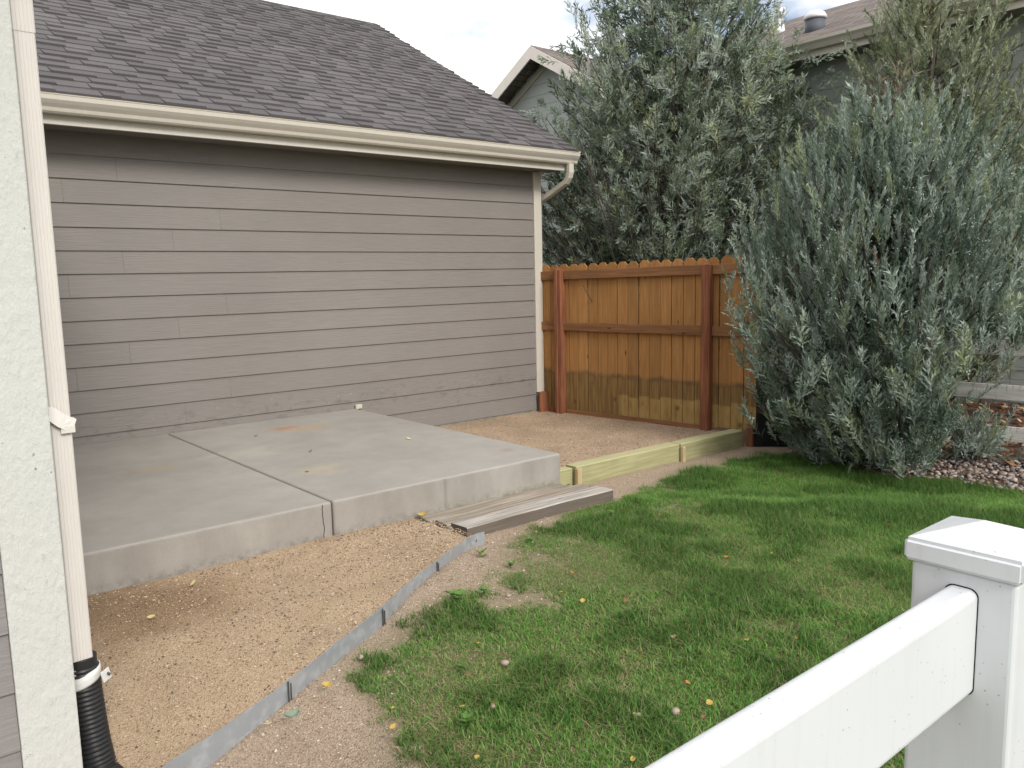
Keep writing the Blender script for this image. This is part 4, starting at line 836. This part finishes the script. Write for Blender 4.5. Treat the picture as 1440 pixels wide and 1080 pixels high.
GZ0 = -0.02
YL = 'curled yellow fallen leaf lying in the lawn grass'; BL = 'small dark brown fallen leaf lying in the lawn grass'; OL = 'small orange fallen leaf lying in the lawn grass'
for (px, py) in ((1120, 903), (950, 900), (895, 1012), (553, 1028), (1085, 782), (998, 995), (754, 752), (766, 751), (672, 910), (820, 850), (553, 1002), (650, 1000), (925, 1062), (890, 1075), (672, 1072), (877, 735), (1050, 905), (820, 848), (1340, 690)):
    leaf(px, py, GZ0, 'leaf_yellow', YL, 'yellow leaves on the lawn', random.uniform(.016, .030), random.randint(0, 1), 0.016)
for (px, py) in ((1022, 788), (905, 782), (1037, 872), (990, 1015), (967, 966), (660, 955), (790, 838), (760, 893), (1156, 833), (928, 728), (805, 810), (695, 998), (1010, 960), (880, 850), (1250, 742), (1090, 700), (940, 700)):
    og = random.random() < .45
    leaf(px, py, GZ0, 'leaf_orange' if og else 'leaf_brown', OL if og else BL, 'orange leaves on the lawn' if og else 'brown leaves on the lawn', random.uniform(.016, .030), random.randint(0, 1), 0.016)
leaf(410, 1012, 0.035, 'leaf_grey', 'large grey green leaf lying on the pinkish gravel strip', None, 0.062, 1, 0.012)
leaf(458, 970, 0.035, 'leaf_yellow', 'yellow leaf on pinkish gravel beside a grass tuft', None, 0.045, 1, 0.014)
leaf(375, 1023, 0.035, 'leaf_pale', 'small pale leaf on gravel next to the steel edging', None, 0.035, 0, 0.012)
leaf(213, 871, 0.10, 'leaf_pale', 'round pale green leaf on the damp tan gravel', None, 0.035, 2, 0.012)
leaf(272, 824, 0.10, 'leaf_pale', 'slender straw coloured leaf on tan gravel near the patio face', None, 0.045, 0, 0.012)
leaf(255, 877, 0.10, 'leaf_yellow', 'tiny yellowish leaf on tan gravel amid the bed', None, 0.018, 0, 0.008)
leaf(432, 664, 0.30, 'leaf_pale', 'pale leaf lying on the patio by the slab joint', None, 0.045, 0, 0.006)
leaf(575, 618, 0.301, 'leaf_pale', 'small pale leaf out on the bare right half of the patio', None, 0.04, 0, 0.006)
leaf(437, 636, 0.301, 'leaf_brown', 'tiny dark brown leaf on the patio near rust stain', None, 0.028, 1, 0.008)
leaf(594, 729, 0.10, 'leaf_yellow', 'yellow green leaf tucked by the step end at the patio face', None, 0.06, 1, 0.02)
leaf(360, 614, 0.301, 'leaf_brown', 'thin brown leaf sliver on the patio near garage wall', None, 0.03, 0, 0.006)
for (px, py) in ((710, 938), (945, 902), (1258 - 360, 1012), (693, 1000), (950, 1007), (508, 930), (715, 843)):
    p = at(px, py, -0.02); z1 = float(ground_z(p[0], p[1])); p = at(px, py, z1)
    s = random.uniform(.010, .017); v = _icv * (1 + 0.15 * (rng.random((12, 1)) - .5) * 2) * [s * 1.2, s, s * .75]; a = random.uniform(0, 6)
    me = tri_mesh('pebble', np.stack([v[:, 0] * math.cos(a) - v[:, 1] * math.sin(a), v[:, 0] * math.sin(a) + v[:, 1] * math.cos(a), v[:, 2]], 1), _icf, None, True)
    tag(ob('pebble', me, M['stone'], None, (p[0], p[1], z1 + 0.018)), 'pinkish stone lying in the lawn grass', 'stone', 'stones on the lawn')
WL = leaf_mesh('leaf', 1.0, 0.22, 0.05); WL.materials.append(M['weed'])
def weed(px, py, z, label, group, R_, n_):
    p = at(px, py, z); z1 = float(ground_z(p[0], p[1])); p = at(px, py, z1); o = empty('weed', (p[0], p[1], z1), label, 'weed', group)
    for i in range(n_):
        a = i * 2.4 + random.random(); l = R_ * random.uniform(.6, 1.1); c_ = bpy.data.objects.new('leaf', WL); c_.location = (math.cos(a) * l * .45, math.sin(a) * l * .45, 0.012 + random.uniform(0, .025)); c_.scale = (l, l * 1.1, l)
        c_.rotation_euler = (random.uniform(-.3, .3), -random.uniform(.1, .6), a); col.objects.link(c_); c_.parent = o
for (px, py) in ((680, 838), (718, 800), (650, 945), (655, 1022), (860, 727), (745, 765)):
    weed(px, py, -0.02, 'low broad leaved weed rosette in the thin lawn', 'weeds in the thin lawn', random.uniform(.025, .045), random.randint(11, 17))
weed(640, 842, 0.0, 'lone weed on pink gravel at the lawn edge', None, 0.06, 10)
weed(676, 784, 0.03, 'small green weed beside the end of the steel edging', None, 0.04, 7)
weed(724, 690, 0.1, 'weed sprouting between patio face and plank step', None, 0.04, 7)
print('objects', len(bpy.data.objects), 'tris', sum(len(o.data.loop_triangles) if o.data.calc_loop_triangles() is None else 0 for o in bpy.data.objects if o.type == 'MESH'))
